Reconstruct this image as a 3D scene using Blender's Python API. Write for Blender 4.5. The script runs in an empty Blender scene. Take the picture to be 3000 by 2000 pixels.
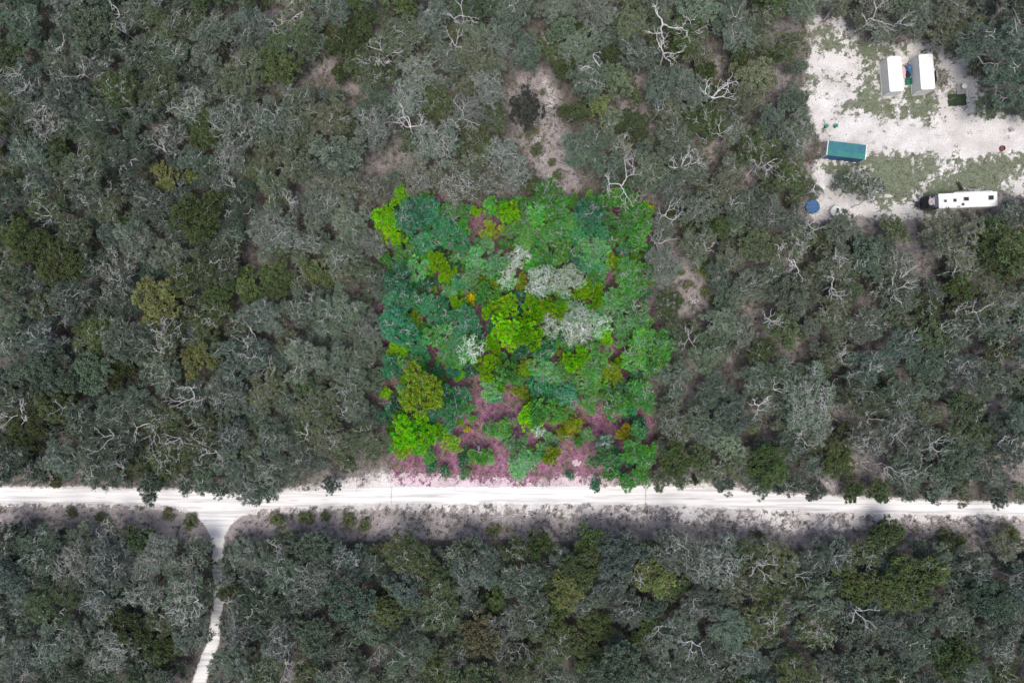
import bpy, bmesh, math, random
import numpy as np
from mathutils import Vector, Matrix

# ------------------------------------------------------------------ camera, sky, sun, exposure
S = bpy.context.scene
COL = S.collection
CAM_H = 120.0
PX = 0.0765306          # metres on the ground per unit of the survey grid used for positions
CX0, CY0 = 1176.0, 784.0
cam = bpy.data.objects.new('camera', bpy.data.cameras.new('camera'))
COL.objects.link(cam)
cam.location = (0, 0, CAM_H)
cam.rotation_euler = (0, 0, 0)
cam.data.lens = 24.0
cam.data.sensor_width = 36.0
cam.data.clip_end = 5000
S.camera = cam
SUN_EL, SUN_AZ = math.radians(74), math.radians(186)   # azimuth clockwise from +Y (top of the picture)
w = bpy.data.worlds.new("World"); S.world = w; w.use_nodes = True
nt = w.node_tree
bg = nt.nodes['Background']
sky = nt.nodes.new('ShaderNodeTexSky'); sky.sky_type = 'NISHITA'; sky.sun_disc = False
sky.sun_elevation = SUN_EL; sky.sun_rotation = SUN_AZ
sky.dust_density = 4.0; sky.ozone_density = 0.6; sky.air_density = 1.0
nt.links.new(sky.outputs[0], bg.inputs[0]); bg.inputs[1].default_value = 0.15
sun = bpy.data.objects.new('sun', bpy.data.lights.new('sun', 'SUN'))
COL.objects.link(sun)
sun.data.energy = 1.75; sun.data.angle = math.radians(32); sun.data.color = (1.0, 0.965, 0.92)
sd = Vector((math.sin(SUN_AZ)*math.cos(SUN_EL), math.cos(SUN_AZ)*math.cos(SUN_EL), math.sin(SUN_EL)))
sun.rotation_euler = sd.to_track_quat('Z', 'Y').to_euler()
sun.location = (0, -30, 60)
S.view_settings.view_transform = 'Standard'; S.view_settings.look = 'None'
S.view_settings.exposure = 0.34; S.view_settings.gamma = 1.0
S.cycles.max_bounces = 5; S.cycles.diffuse_bounces = 3; S.cycles.transparent_max_bounces = 4
S.cycles.use_denoising = True
S.cycles.denoising_prefilter = 'ACCURATE'

RS = np.random.RandomState(7)
rnd = random.Random(11)

def P(dx, dy, h=0.0):
    f = PX * (CAM_H - h) / CAM_H
    return ((dx - CX0) * f, (CY0 - dy) * f)

# ------------------------------------------------------------------ value noise for masks
_T = np.random.RandomState(3).rand(256, 256)
def vnoise(x, y, s, off=0):
    x = np.asarray(x, float) / s + 37.3 * off + 1000; y = np.asarray(y, float) / s + 11.7 * off + 1000
    xi = np.floor(x).astype(int); yi = np.floor(y).astype(int); u = x - xi; v = y - yi
    u = u*u*(3-2*u); v = v*v*(3-2*v)
    g = lambda a, b: _T[a % 256, b % 256]
    return (g(xi, yi)*(1-u)+g(xi+1, yi)*u)*(1-v) + (g(xi, yi+1)*(1-u)+g(xi+1, yi+1)*u)*v
def fbm(x, y, s, off=0, n=4):
    t = 0; a = 0.5; tot = 0
    for i in range(n):
        t = t + a*vnoise(x, y, s/2**i, off+i*5); tot += a; a *= 0.55
    return t/tot
def sstep(a, b, x): 
    t = np.clip((x-a)/(b-a), 0, 1); return t*t*(3-2*t)
def in_poly(poly, x, y):
    x = np.asarray(x, float); y = np.asarray(y, float)
    ins = np.zeros(x.shape, bool); n = len(poly)
    for i in range(n):
        x1, y1 = poly[i]; x2, y2 = poly[(i+1) % n]
        c = ((y1 > y) != (y2 > y)) & (x < (x2-x1)*(y-y1)/((y2-y1) if y2 != y1 else 1e-9)+x1)
        ins ^= c
    return ins

# ------------------------------------------------------------------ layout of the ground (survey grid units)
ROAD_T = ([-900,-200, 0, 200, 400, 480, 640, 800, 900, 1200, 1480, 1600, 1760, 1900, 2100, 2352, 2600, 3300], [1110,1116, 1119, 1120, 1125, 1133, 1130, 1121, 1117, 1117, 1116, 1120, 1132, 1140, 1148, 1157, 1165, 1180])
ROAD_B = ([-900,-200, 0, 200, 400, 480, 640, 800, 900, 1200, 1480, 1600, 1760, 1900, 2100, 2352, 2600, 3300], [1148,1152, 1154, 1154, 1162, 1172, 1166, 1158, 1155, 1156, 1158, 1163, 1170, 1175, 1180, 1182, 1188, 1200])
SIDE = [(1150, 505, 115), (1163, 505, 84), (1176, 503, 66), (1190, 501, 45), (1207, 500, 27), (1232, 499, 15), (1265, 501, 11), (1300, 497, 10), (1340, 503, 11), (1385, 501, 9), (1430, 495, 11), (1480, 489, 13), (1520, 472, 13), (1568, 457, 15), (1700, 420, 15), (2300, 300, 15)]
def road_d(x, y):
    """signed distance-like value, positive inside the track (grid units)"""
    x = np.asarray(x, float); y = np.asarray(y, float)
    n = (fbm(x, y, 26, 1, 3)-.5)*7 + (vnoise(x, y, 5, 9)-.5)*3
    t = np.interp(x, *ROAD_T); b = np.interp(x, *ROAD_B)
    a = np.minimum(y - t, b - y) + n
    sy = [s[0] for s in SIDE]
    c = np.interp(y, sy, [s[1] for s in SIDE]); hw = np.interp(y, sy, [s[2] for s in SIDE])
    s = np.where(y > 1150, hw - np.abs(x - c), -99) + n*.6
    return np.maximum(a, s)
CLEAR = [(1870,20),(1905,45),(1935,22),(1960,60),(1990,92),(2060,100),(2130,98),(2200,110),(2235,160),(2262,215),(2300,260),(2420,285),(2420,455),(2300,445),(2150,500),(2110,508),(1960,502),(1900,508),(1866,500),(1878,440),(1868,400),(1884,330),(1856,280),(1850,200),(1862,120),(1850,60)]
GLADE = [(1165,190),(1215,160),(1270,172),(1292,215),(1285,260),(1300,300),(1290,330),(1320,390),(1330,420),(1305,450),(1270,432),(1232,410),(1215,370),(1195,345),(1190,300),(1150,260)]
LOTP = [(878,440),(1000,448),(1100,462),(1235,440),(1330,462),(1400,445),(1495,465),(1500,600),(1493,720),(1512,800),(1500,900),(1502,1000),(1504,1117),(1250,1122),(900,1118),(898,1060),(905,1010),(885,960),(895,860),(872,760),(868,640),(880,560),(876,490)]
OPEN = [(1867,474,28),(1905,492,26),(2223,459,30),(2170,462,30),(2270,456,26),(1850,325,14),(1850,200,14),(740,150,34),(700,182,24),(612,205,34),(645,30,26),(852,72,22),(800,205,20),(1042,205,20),(855,384,28),(812,414,18),(575,585,18),(702,432,14),(720,395,14),(1585,632,46),(1597,695,44),(1560,720,16),(1640,150,26),(1700,335,20),(1486,262,16),(1440,245,16),(1684,829,16),(1910,1107,26),(2053,1491,30),(1800,612,20),(1850,592,18),(870,1520,18),(235,950,16),(330,905,16),(160,840,14),(1565,470,18),(1500,300,14),(1175,430,26),(1400,330,14),(700,120,14),(958,375,16),(1120,525,34),(1150,560,22),(1090,905,24),(1130,940,34),(1180,945,28),(1330,960,34),(1400,975,34),(1200,1000,22),(1290,1040,30),(1140,1040,22),(1080,1000,24),(1330,1075,26),(1200,1100,30),(940,1070,30),(1020,1090,34),(1100,1105,30),(1245,1100,26),(1430,990,20),(1222,660,14),(1400,790,22),(1405,635,12),(1455,545,14)]
def soft_poly(poly, x, y, r):
    t = 0
    for i in range(14):
        a = i*2.4; q = r*math.sqrt((i+.5)/14); t = t + in_poly(poly, x+q*math.cos(a), y+q*math.sin(a))
    return t/14.0
def masks(x, y, soft=False):
    x = np.asarray(x, float); y = np.asarray(y, float)
    wx = x + (fbm(x, y, 30, 2)-.5)*34; wy = y + (fbm(x, y, 30, 4)-.5)*34
    lx = x + (fbm(x, y, 22, 12)-.5)*26; ly = y + (fbm(x, y, 22, 14)-.5)*26
    road = road_d(x, y)
    lot = in_poly(LOTP, lx, ly).astype(float)
    clear = soft_poly(CLEAR, wx, wy, 13) if soft else in_poly(CLEAR, wx, wy).astype(float)
    glade = soft_poly(GLADE, wx, wy, 16) if soft else in_poly(GLADE, wx, wy).astype(float)
    if soft: lot = soft_poly(LOTP, lx, ly, 8)
    t = np.interp(x, *ROAD_T); b = np.interp(x, *ROAD_B)
    below = y - b; above = t - y
    n1 = fbm(x, y, 40, 21); n2 = fbm(x, y, 12, 23); n3 = fbm(x, y, 4.5, 25, 3)
    sand = np.zeros_like(x)
    # verge: sandy where traffic reaches, thinning to litter
    vw = np.interp(x, [0, 600, 900, 1200, 1500, 1700, 1900, 2050, 2352], [14, 22, 26, 46, 58, 74, 72, 40, 26])
    vs = (1 - sstep(.25, 1.1, below/vw)) * (below > -4)
    sand = np.maximum(sand, vs * (0.30 + .75*sstep(.42, .62, .5*n2+.5*n3)))
    nw = np.interp(x, [0, 620, 700, 820, 880, 1000, 1100, 1250, 1330, 1500, 1560, 1690, 1720, 2352], [6, 6, 20, 44, 54, 48, 36, 32, 48, 22, 36, 36, 8, 6])
    ns = (1 - sstep(.05, 1.35, above/nw)) * (above > -4)
    sand = np.maximum(sand, ns * (0.34 + .62*sstep(.34, .64, .5*n2+.5*n3)))
    pk = np.exp(-((x-1322)**2/18.0**2 + (y-1062)**2/12.0**2))
    sand = np.maximum(sand, sstep(.35, .95, pk + 1.1*(n3-.5)))
    for (px, py, pr) in [(1910,1112,20),(1595,690,16),(1585,650,10),(740,150,14),(2053,1485,14),(1320,985,6)]:
        q = np.hypot(x-px, y-py)/pr
        sand = np.maximum(sand, (1-sstep(.3, 1.3, q))*(.25+.4*n3))
    # glade: pale sand streaks down the middle
    gl = np.interp(y, [150, 240, 300, 400, 450], [1250, 1268, 1222, 1262, 1300])
    gs = np.exp(-((x-gl)/26.0)**2)
    sand = np.maximum(sand, glade*.55*sstep(.30, 1.05, gs*.75+.55*(n2-.3)+.3*(n3-.5)))
    # clearing: sand with patches of turf
    g = .55*fbm(x, y, 34, 31)+.45*fbm(x, y, 9, 33)
    bias = np.zeros_like(x)
    for (px, py, rx, ry, a) in [(1990,190,42,110,.04),(2150,240,70,26,.16),(2095,262,60,22,.1),(2090,390,75,55,.24),(2290,385,80,26,.2),(2010,395,45,45,.1),(2040,455,95,26,.0),(2120,325,160,30,-.34),(2290,320,110,32,-.34),(1975,290,60,26,-.3),(1935,130,30,90,-.1),(2230,150,40,50,-.35),(2185,250,40,35,-.2),(1925,478,55,26,-.34),(2070,485,50,14,-.2),(1880,300,30,120,-.16),(2240,420,60,16,.16),(1900,55,30,40,.12),(2150,455,60,20,.12)]:
        q = ((x-px)/rx)**2+((y-py)/ry)**2
        bias += a*np.exp(-q)
    turf = clear*sstep(.32, .70, g+bias+.25*(n3-.5))
    sand = np.maximum(sand, clear*(1-.75*turf))
    sand = np.where(clear*(1-turf) > .5, sand*(.86+.28*(n2-.3)), sand)
    sand = np.maximum(sand, sstep(-6, 2, road))
    verge = np.clip(np.maximum((below > -3)*(below < 84)*1.0, ns), 0, 1)
    verge = np.maximum(verge, glade)
    verge = np.maximum(verge, .6*sstep(.52, .66, fbm(x, y, 55, 41, 3))*(y < 1120)*((x < 1290) | (x > 1460)))
    for (px, py, pr) in OPEN:
        verge = np.maximum(verge, (1-sstep(.6, 1.3, np.hypot(wx-px, wy-py)/pr))*.75)
    return sand, turf, lot, verge, clear

# ------------------------------------------------------------------ node helpers
def mat(name):
    m = bpy.data.materials.new(name); m.use_nodes = True
    n = m.node_tree.nodes; b = n['Principled BSDF']
    b.inputs['Roughness'].default_value = .85
    b.inputs['Specular IOR Level'].default_value = .2
    return m, m.node_tree, b
def noise(nt, scale, detail=3, rough=.6, coord=None, w=None):
    n = nt.nodes.new('ShaderNodeTexNoise'); n.inputs['Scale'].default_value = scale
    n.inputs['Detail'].default_value = detail; n.inputs['Roughness'].default_value = rough
    if coord is not None: nt.links.new(coord, n.inputs['Vector'])
    return n.outputs['Fac']
def ramp(nt, fac, a, b, lo=0, hi=1):
    m = nt.nodes.new('ShaderNodeMapRange'); m.inputs[1].default_value = a; m.inputs[2].default_value = b
    m.inputs[3].default_value = lo; m.inputs[4].default_value = hi
    nt.links.new(fac, m.inputs[0]); return m.outputs[0]
def mix(nt, fac, a, b, mode='MIX'):
    m = nt.nodes.new('ShaderNodeMix'); m.data_type = 'RGBA'; m.blend_type = mode; m.clamp_factor = True
    for s, v in ((0, fac), (6, a), (7, b)):
        if hasattr(v, 'links'): nt.links.new(v, m.inputs[s])
        elif isinstance(v, (int, float)): m.inputs[s].default_value = v
        else: m.inputs[s].default_value = (*v, 1)
    return m.outputs[2]
def mth(nt, op, a, b=0.0):
    m = nt.nodes.new('ShaderNodeMath'); m.operation = op
    for i, v in enumerate((a, b)):
        if hasattr(v, 'links'): nt.links.new(v, m.inputs[i])
        else: m.inputs[i].default_value = v
    return m.outputs[0]
def attr(nt, name):
    a = nt.nodes.new('ShaderNodeAttribute'); a.attribute_name = name; return a
def bump(nt, b, h, strength=.5, dist=.1):
    n = nt.nodes.new('ShaderNodeBump'); n.inputs['Strength'].default_value = strength; n.inputs['Distance'].default_value = dist
    nt.links.new(h, n.inputs['Height']); nt.links.new(n.outputs[0], b.inputs['Normal'])
def pos(nt):
    return nt.nodes.new('ShaderNodeNewGeometry').outputs['Position']

def simple(name, c, rough=.6, var=.15, scale=3.0, metal=0.0, spec=.4, c2=None):
    m, t, b = mat(name)
    tc = t.nodes.new('ShaderNodeTexCoord').outputs['Object']
    f = noise(t, scale, 4, .6, tc)
    dk = tuple(x*(1-var*2) for x in c) if c2 is None else c2
    t.links.new(mix(t, ramp(t, f, .35, .65), dk, c), b.inputs['Base Color'])
    b.inputs['Roughness'].default_value = rough; b.inputs['Metallic'].default_value = metal
    b.inputs['Specular IOR Level'].default_value = spec
    return m

# ground
GM, t, b = mat('ground_litter')
p = pos(t); A = attr(t, 'mask')
sep = t.nodes.new('ShaderNodeSeparateColor'); t.links.new(A.outputs['Color'], sep.inputs[0])
sand_, turf_, lot_ = sep.outputs[0], sep.outputs[1], sep.outputs[2]; verge_ = A.outputs['Alpha']
nf = noise(t, 5.0, 5, .75, p); nm = noise(t, 1.1, 4, .65, p); nl = noise(t, .25, 3, .6, p)
litter = mix(t, ramp(t, nm, .38, .62), (.080,.072,.062), (.160,.143,.130))
litter = mix(t, ramp(t, nf, .52, .70), litter, (.31,.28,.27))
vg = mix(t, ramp(t, nm, .35, .62), (.165,.142,.138), (.31,.275,.27))
vg = mix(t, ramp(t, nf, .48, .66), vg, (.47,.44,.45))
gb = mix(t, verge_, litter, vg)
mag = mix(t, ramp(t, nm, .36, .64), (.120,.048,.092), (.38,.155,.265))
mag = mix(t, ramp(t, nl, .42, .62), mix(t, .5, mag, (.12,.10,.06)), mag)
mag = mix(t, ramp(t, nf, .5, .72), mag, (.50,.32,.43))
gb = mix(t, lot_, gb, mag)
sandc = mix(t, ramp(t, nl, .35, .65), (.50,.475,.455), (.69,.67,.65))
sandc = mix(t, ramp(t, nf, .34, .50), (.33,.30,.285), sandc)
sandc = mix(t, lot_, sandc, mix(t, 1.0, sandc, (1.0,.84,.95), 'MULTIPLY'))
nq = noise(t, 2.6, 5, .7, p)
sand_f = mth(t, 'ADD', mth(t, 'ADD', sand_, mth(t, 'MULTIPLY', mth(t, 'SUBTRACT', nf, .5), 1.2)), mth(t, 'MULTIPLY', mth(t, 'SUBTRACT', nq, .5), 1.2))
gb = mix(t, ramp(t, sand_f, .42, .62), gb, sandc)
turfc = mix(t, ramp(t, nf, .4, .65), (.105,.130,.085), (.24,.26,.185))
nh = noise(t, 2.2, 5, .7, p)
turf_f = mth(t, 'ADD', mth(t, 'ADD', turf_, mth(t, 'MULTIPLY', mth(t, 'SUBTRACT', nh, .5), 3.4)), mth(t, 'MULTIPLY', mth(t, 'SUBTRACT', nf, .5), 1.2))
gb = mix(t, ramp(t, turf_f, .42, .74), gb, turfc)
t.links.new(gb, b.inputs['Base Color']); b.inputs['Roughness'].default_value = 1
b.inputs['Specular IOR Level'].default_value = 0
bump(t, b, nf, .6, .12)

RM, t, b = mat('white_sand')
p = pos(t); A = attr(t, 'stain')
mp = t.nodes.new('ShaderNodeMapping'); mp.inputs['Scale'].default_value = (.05, 1.6, 1); t.links.new(p, mp.inputs[0])
stre = noise(t, 1.0, 5, .65, mp.outputs[0]); nf = noise(t, 4.0, 5, .7, p)
c = mix(t, ramp(t, stre, .38, .52), (.50,.495,.49), (.71,.705,.69))
c = mix(t, ramp(t, nf, .33, .42), (.62,.61,.60), c)
c = mix(t, A.outputs['Fac'], c, (.33,.30,.29))
t.links.new(c, b.inputs['Base Color']); b.inputs['Roughness'].default_value = 1; b.inputs['Specular IOR Level'].default_value = 0
bump(t, b, stre, .25, .08)

# leaves: the tree's object colour times a random shade per tuft, painted darker inside
LM, t, b = mat('leaves')
oi = t.nodes.new('ShaderNodeObjectInfo'); v = attr(t, 'shade')
hs = t.nodes.new('ShaderNodeHueSaturation'); t.links.new(oi.outputs['Color'], hs.inputs['Color'])
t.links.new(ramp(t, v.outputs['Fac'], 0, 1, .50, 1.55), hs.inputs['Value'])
t.links.new(ramp(t, attr(t, 'hue').outputs['Fac'], 0, 1, .452, .540), hs.inputs['Hue'])
t.links.new(hs.outputs[0], b.inputs['Base Color']); b.inputs['Roughness'].default_value = .7
b.inputs['Specular IOR Level'].default_value = .06
BM, t, b = mat('bark')
oi = t.nodes.new('ShaderNodeObjectInfo')
p = pos(t); f = noise(t, 2.5, 4, .7, p)
t.links.new(mix(t, ramp(t, f, .35, .6), mix(t, 1.0, oi.outputs['Color'], (.5,.48,.47), 'MULTIPLY'), oi.outputs['Color']), b.inputs['Base Color'])
# mixed low plants with a colour per clump
UM, t, b = mat('undergrowth_leaves')
A = attr(t, 'tint'); t.links.new(A.outputs['Color'], b.inputs['Base Color']); b.inputs['Roughness'].default_value = .7

# ------------------------------------------------------------------ mesh helpers
def quadmesh(name, V, F, m, **at):
    me = bpy.data.meshes.new(name)
    V = np.asarray(V, np.float32); F = np.asarray(F, np.int32)
    me.vertices.add(len(V)); me.vertices.foreach_set('co', V.ravel())
    me.loops.add(F.size); me.loops.foreach_set('vertex_index', F.ravel())
    me.polygons.add(len(F)); me.polygons.foreach_set('loop_start', np.arange(0, F.size, 4, dtype=np.int32))
    me.update(calc_edges=True)
    for k, a in at.items():
        a = np.asarray(a, np.float32)
        if a.ndim == 1:
            l = me.attributes.new(k, 'FLOAT', 'FACE' if len(a) == len(F) else 'POINT'); l.data.foreach_set('value', a)
        else:
            l = me.attributes.new(k, 'FLOAT_COLOR', 'FACE' if len(a) == len(F) else 'POINT'); l.data.foreach_set('color', a.ravel())
    me.materials.append(m)
    return me
def ob(name, me, parent=None, color=None, loc=None, rz=None, sc=None):
    o = bpy.data.objects.new(name, me); COL.objects.link(o)
    if parent is not None: o.parent = parent
    if color is not None: o.color = (*color, 1)
    if loc is not None: o.location = loc
    if rz is not None: o.rotation_euler = (0, 0, rz)
    if sc is not None: o.scale = sc
    return o
def tag(o, label=None, cat=None, group=None, kind=None):
    for k, v in (('label', label), ('category', cat), ('group', group), ('kind', kind)):
        if v: o[k] = v
    return o

class Tubes:
    def __init__(s): s.V = []; s.F = []; s.n = 0
    def add(s, pts, rad, sides=5):
        pts = np.asarray(pts, float); rad = np.asarray(rad, float); n = len(pts)
        d = np.gradient(pts, axis=0); d /= (np.linalg.norm(d, axis=1)[:, None]+1e-9)
        up = np.array([0, 0, 1.0]) if abs(d[0, 2]) < .9 else np.array([1.0, 0, 0])
        a = np.cross(d, up); a /= (np.linalg.norm(a, axis=1)[:, None]+1e-9); b = np.cross(d, a)
        th = np.arange(sides)*2*math.pi/sides
        ring = pts[:, None] + rad[:, None, None]*(a[:, None]*np.cos(th)[None, :, None]+b[:, None]*np.sin(th)[None, :, None])
        s.V.append(ring.reshape(-1, 3))
        i = np.arange(n-1)[:, None]*sides; j = np.arange(sides)[None]; k = (j+1) % sides
        s.F.append((np.stack([i+j, i+k, i+sides+k, i+sides+j], -1)+s.n).reshape(-1, 4)); s.n += n*sides
    def mesh(s, name, m=None): return quadmesh(name, np.concatenate(s.V), np.concatenate(s.F), m or BM)

def wander(rs, a, b, n=6, amp=.15, z=.5):
    """crooked path from a to b"""
    a = np.asarray(a, float); b = np.asarray(b, float); L = np.linalg.norm(b-a)
    t = np.linspace(0, 1, n)[:, None]; p = a*(1-t)+b*t
    o = rs.randn(n, 3)*amp*L; o[:, 2] *= z; o[0] = 0; o[-1] *= .3
    return p + o*np.sin(np.pi*np.clip(t, 0, .97))**.6
def leaves(rs, C, N, k, spread, L, W, up=.35, tv=None):
    """k lance-shaped leaves round every tuft centre C pointing out along N"""
    m = len(C); c = np.repeat(C, k, 0); nn = np.repeat(N, k, 0); M = m*k
    q = rs.randn(M, 3); q /= np.linalg.norm(q, axis=1)[:, None]
    base = c + q*(rs.rand(M, 1)**.5)*np.repeat(np.atleast_1d(spread)*np.ones(m), k)[:, None]*[1, 1, .65]
    d = nn*.7 + rs.randn(M, 3)*.7; d[:, 2] += up*.4; d /= np.linalg.norm(d, axis=1)[:, None]
    s = np.cross(d, rs.randn(M, 3)+np.array([0, 0, 1.6])); s /= (np.linalg.norm(s, axis=1)[:, None]+1e-9)
    l = (L*(.6+.8*rs.rand(M)))[:, None]; wd = (W*(.7+.6*rs.rand(M)))[:, None]/2
    V = np.stack([base, base+d*l*.5+s*wd, base+d*l, base+d*l*.5-s*wd], 1).reshape(-1, 3)
    F = np.arange(M*4).reshape(-1, 4)
    tv = np.repeat(rs.rand(m) if tv is None else tv, k); sh = np.clip(.68*tv+.32*rs.rand(M), 0, 1)
    hu = np.repeat(rs.rand(m), k)*.7+.3*rs.rand(M)
    return V, F, sh, hu

def crown_proto(seed, R, kind):
    """returns (trunk mesh, crown mesh, crown middle height)"""
    rs = np.random.RandomState(seed)
    T = Tubes()
    zc = 1.25*R + 1.3
    if kind == 'oak':   npuff, pr, nt_, k, L, W, tw, flat = 19, (.17, .31), 13, 34, .38, .075, 4, .40
    elif kind == 'pale': npuff, pr, nt_, k, L, W, tw, flat = 18, (.17, .30), 12, 25, .34, .075, 6, .38
    elif kind == 'leafy': npuff, pr, nt_, k, L, W, tw, flat = 15, (.22, .36), 17, 38, .27, .14, 1, .50
    elif kind == 'scrub': npuff, pr, nt_, k, L, W, tw, flat = 13, (.24, .36), 17, 40, .32, .06, 3, .48
    if R < 2.6: npuff = int(npuff*.62); nt_ = int(nt_*.9); k = int(k*.75); L *= .85; pr = (pr[0]*1.2, pr[1]*1.25)
    off = rs.uniform(-.3, .3, 2)*R
    cen = []
    for i in range(npuff):
        a = 2*math.pi*(i*.618+rs.rand()*.25); rho = math.sqrt((i+.4)/npuff)*(.72+.22*rs.rand())
        rho = min(rho, .9)
        if i == 0: rho *= .4
        z = zc + R*flat*math.sqrt(max(0, 1-rho*rho)) - R*flat*.5 + rs.randn()*.13*R
        cen.append([rho*R*math.cos(a), rho*R*math.sin(a), z])
    cen = np.array(cen); prr = rs.uniform(pr[0], pr[1], npuff)*R
    # trunk and limbs
    fork = np.array([off[0]*.5, off[1]*.5, zc*.42])
    rt = .045*R+.03
    T.add(wander(rs, [off[0], off[1], -.15], fork, 5, .06), np.linspace(rt*1.35, rt, 5), 7)
    nl = 4 if R > 2.6 else 3
    ang = np.arctan2(cen[:, 1], cen[:, 0]); order = np.argsort(ang)
    hubs = []
    for g in np.array_split(order, nl):
        hub = cen[g].mean(0)*np.array([.62, .62, 1]); hub[2] = zc*.42*.35+cen[g][:, 2].mean()*.62
        T.add(wander(rs, fork, hub, 6, .13), np.linspace(rt*.8, rt*.45, 6), 6)
        for i in g:
            T.add(wander(rs, hub, cen[i]+[0, 0, prr[i]*.15], 6, .16), np.linspace(rt*.42, rt*.16, 6), 5)
    C = []; N = []; SP = []; TV = []
    for i in range(npuff):
        q = rs.randn(nt_, 3); q[:, 2] = np.abs(q[:, 2])*.9-.12; q /= np.linalg.norm(q, axis=1)[:, None]
        rad = prr[i]*(.78+.30*rs.rand(nt_))
        c = cen[i] + q*rad[:, None]*[1, 1, .75]
        C.append(c); N.append(q); SP.append(np.full(nt_, prr[i]*.24+.05)); TV.append(np.clip(.5*rs.rand()+.5*rs.rand(nt_), 0, 1))
        for j in rs.permutation(nt_)[:tw]:
            e = c[j] + q[j]*rs.uniform(.05, .35)*prr[i] + [0, 0, .10 if kind != 'pale' else .2]
            th = {'oak': .022, 'pale': .034, 'leafy': .02, 'scrub': .02}[kind]
            pth = wander(rs, cen[i]+[0, 0, prr[i]*.3], e, 6, .16)
            T.add(pth, np.linspace(th*1.5, th*.7, 6), 4)
            if kind in ('pale', 'oak') and rs.rand() < .8:
                m0 = pth[3]; e2 = e + rs.randn(3)*prr[i]*.35; e2[2] = max(e2[2], e[2])
                T.add(wander(rs, m0, e2, 5, .18), np.linspace(th, th*.6, 5), 4)
    # crooked limbs that show above the leaves
    for q in range({'oak': 10, 'pale': 18, 'leafy': 1, 'scrub': 4}[kind] if R > 2.6 else {'oak': 4, 'pale': 14, 'leafy': 0, 'scrub': 1}[kind]):
        i = rs.randint(npuff); j = rs.randint(npuff)
        a0 = cen[i]*[.75, .75, 1]+[0, 0, prr[i]*rs.uniform(.2, .8)]; a_ = rs.rand()*6.28; ln = R*rs.uniform(.25, .55)
        e = a0+[math.cos(a_)*ln, math.sin(a_)*ln, rs.uniform(.0, .3)*R*.5+prr[i]*.45]; w_ = rs.uniform(.035, .065)
        pth = wander(rs, a0, e, 9, .13, .3); T.add(pth, np.linspace(w_, w_*.5, 9), 5)
        for z_ in range(rs.randint(1, 4)):
            m_ = rs.randint(3, 8); b_ = a_+rs.choice([-1, 1])*rs.uniform(.5, 1.2); l2 = ln*rs.uniform(.3, .6)
            T.add(wander(rs, pth[m_], pth[m_]+[math.cos(b_)*l2, math.sin(b_)*l2, rs.uniform(0, .2)*ln], 6, .15, .3), np.linspace(w_*.6, w_*.35, 6), 4)
    C = np.concatenate(C); N = np.concatenate(N); SP = np.concatenate(SP)
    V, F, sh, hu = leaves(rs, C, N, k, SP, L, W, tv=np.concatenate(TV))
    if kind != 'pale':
        # inner foliage that closes the crown, painted darker for the shade inside
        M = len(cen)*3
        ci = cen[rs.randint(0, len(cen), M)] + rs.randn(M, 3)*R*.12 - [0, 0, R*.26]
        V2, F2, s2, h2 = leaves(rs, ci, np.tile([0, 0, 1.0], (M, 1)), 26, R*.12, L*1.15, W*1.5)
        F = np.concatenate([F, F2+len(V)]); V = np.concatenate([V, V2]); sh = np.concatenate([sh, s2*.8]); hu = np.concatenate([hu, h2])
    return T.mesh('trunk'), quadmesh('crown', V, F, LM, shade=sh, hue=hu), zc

PROTO = {}
def protos(key, kind, R, n, seed):
    PROTO[key] = [(*crown_proto(seed+i*13, R, kind), R) for i in range(n)]
protos('oak', 'oak', 3.8, 9, 100)
protos('oak_s', 'oak', 2.0, 7, 300)
protos('pale', 'pale', 3.6, 4, 500)
protos('pale_s', 'pale', 2.0, 4, 560)
protos('leafy', 'leafy', 3.4, 5, 600)
protos('leafy_s', 'leafy', 1.8, 6, 700)
protos('scrub', 'scrub', 3.4, 4, 800)
protos('scrub_s', 'scrub', 1.8, 4, 860)

# dead trees: crooked white limbs; list of limb meshes per kind
def dead_proto(seed, R, bushy=False):
    rs = np.random.RandomState(seed); limbs = []
    z0 = 3.6 if not bushy else .5
    T = Tubes(); T.add(wander(rs, [rs.uniform(-.6, .6), rs.uniform(-.6, .6), -.15], [0, 0, z0], 5, .08), np.linspace(.17, .12, 5) if not bushy else np.linspace(.1, .07, 5), 7)
    trunk = T.mesh('trunk')
    nl = rs.randint(3, 5) if not bushy else 6
    a0 = rs.rand()*6.28; fan = rs.uniform(3.2, 6.28) if not bushy else 6.28
    for i in range(nl):
        T = Tubes()
        def grow(p, a, el, L, r, dep):
            n = 6; pts = [np.array(p)]; aa = a; 
            for s_ in range(n):
                aa += rs.randn()*(.36 if not bushy else .14); el_ = el+rs.randn()*.18
                pts.append(pts[-1]+np.array([math.cos(aa)*math.cos(el_), math.sin(aa)*math.cos(el_), math.sin(el_)])*L/n)
            r2 = r*.62
            T.add(pts, np.linspace(r, r2, n+1), 5)
            if dep > 0:
                for q in range(2 if rs.rand() < .75 else 3):
                    at = rs.choice([3, 4, 5, 6]) if q else 6
                    grow(pts[at], aa+rs.choice([-1, 1])*rs.uniform(.35, 1.0), el*.6+rs.uniform(-.05, .3), L*rs.uniform(.5, .8), r2*.92, dep-1)
        grow([0, 0, z0-.05], a0+fan*i/nl+rs.randn()*.25, rs.uniform(.35, .6) if not bushy else rs.uniform(.3, 1.1), R*rs.uniform(.46, .62), .098 if not bushy else .035, 3)
        limbs.append(T.mesh('limb'))
    return trunk, limbs, (z0+R*.35), R
DEAD = [dead_proto(900+i*7, 3.0) for i in range(10)]
BARE = [dead_proto(1000+i*7, 2.2, True) for i in range(3)]
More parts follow.
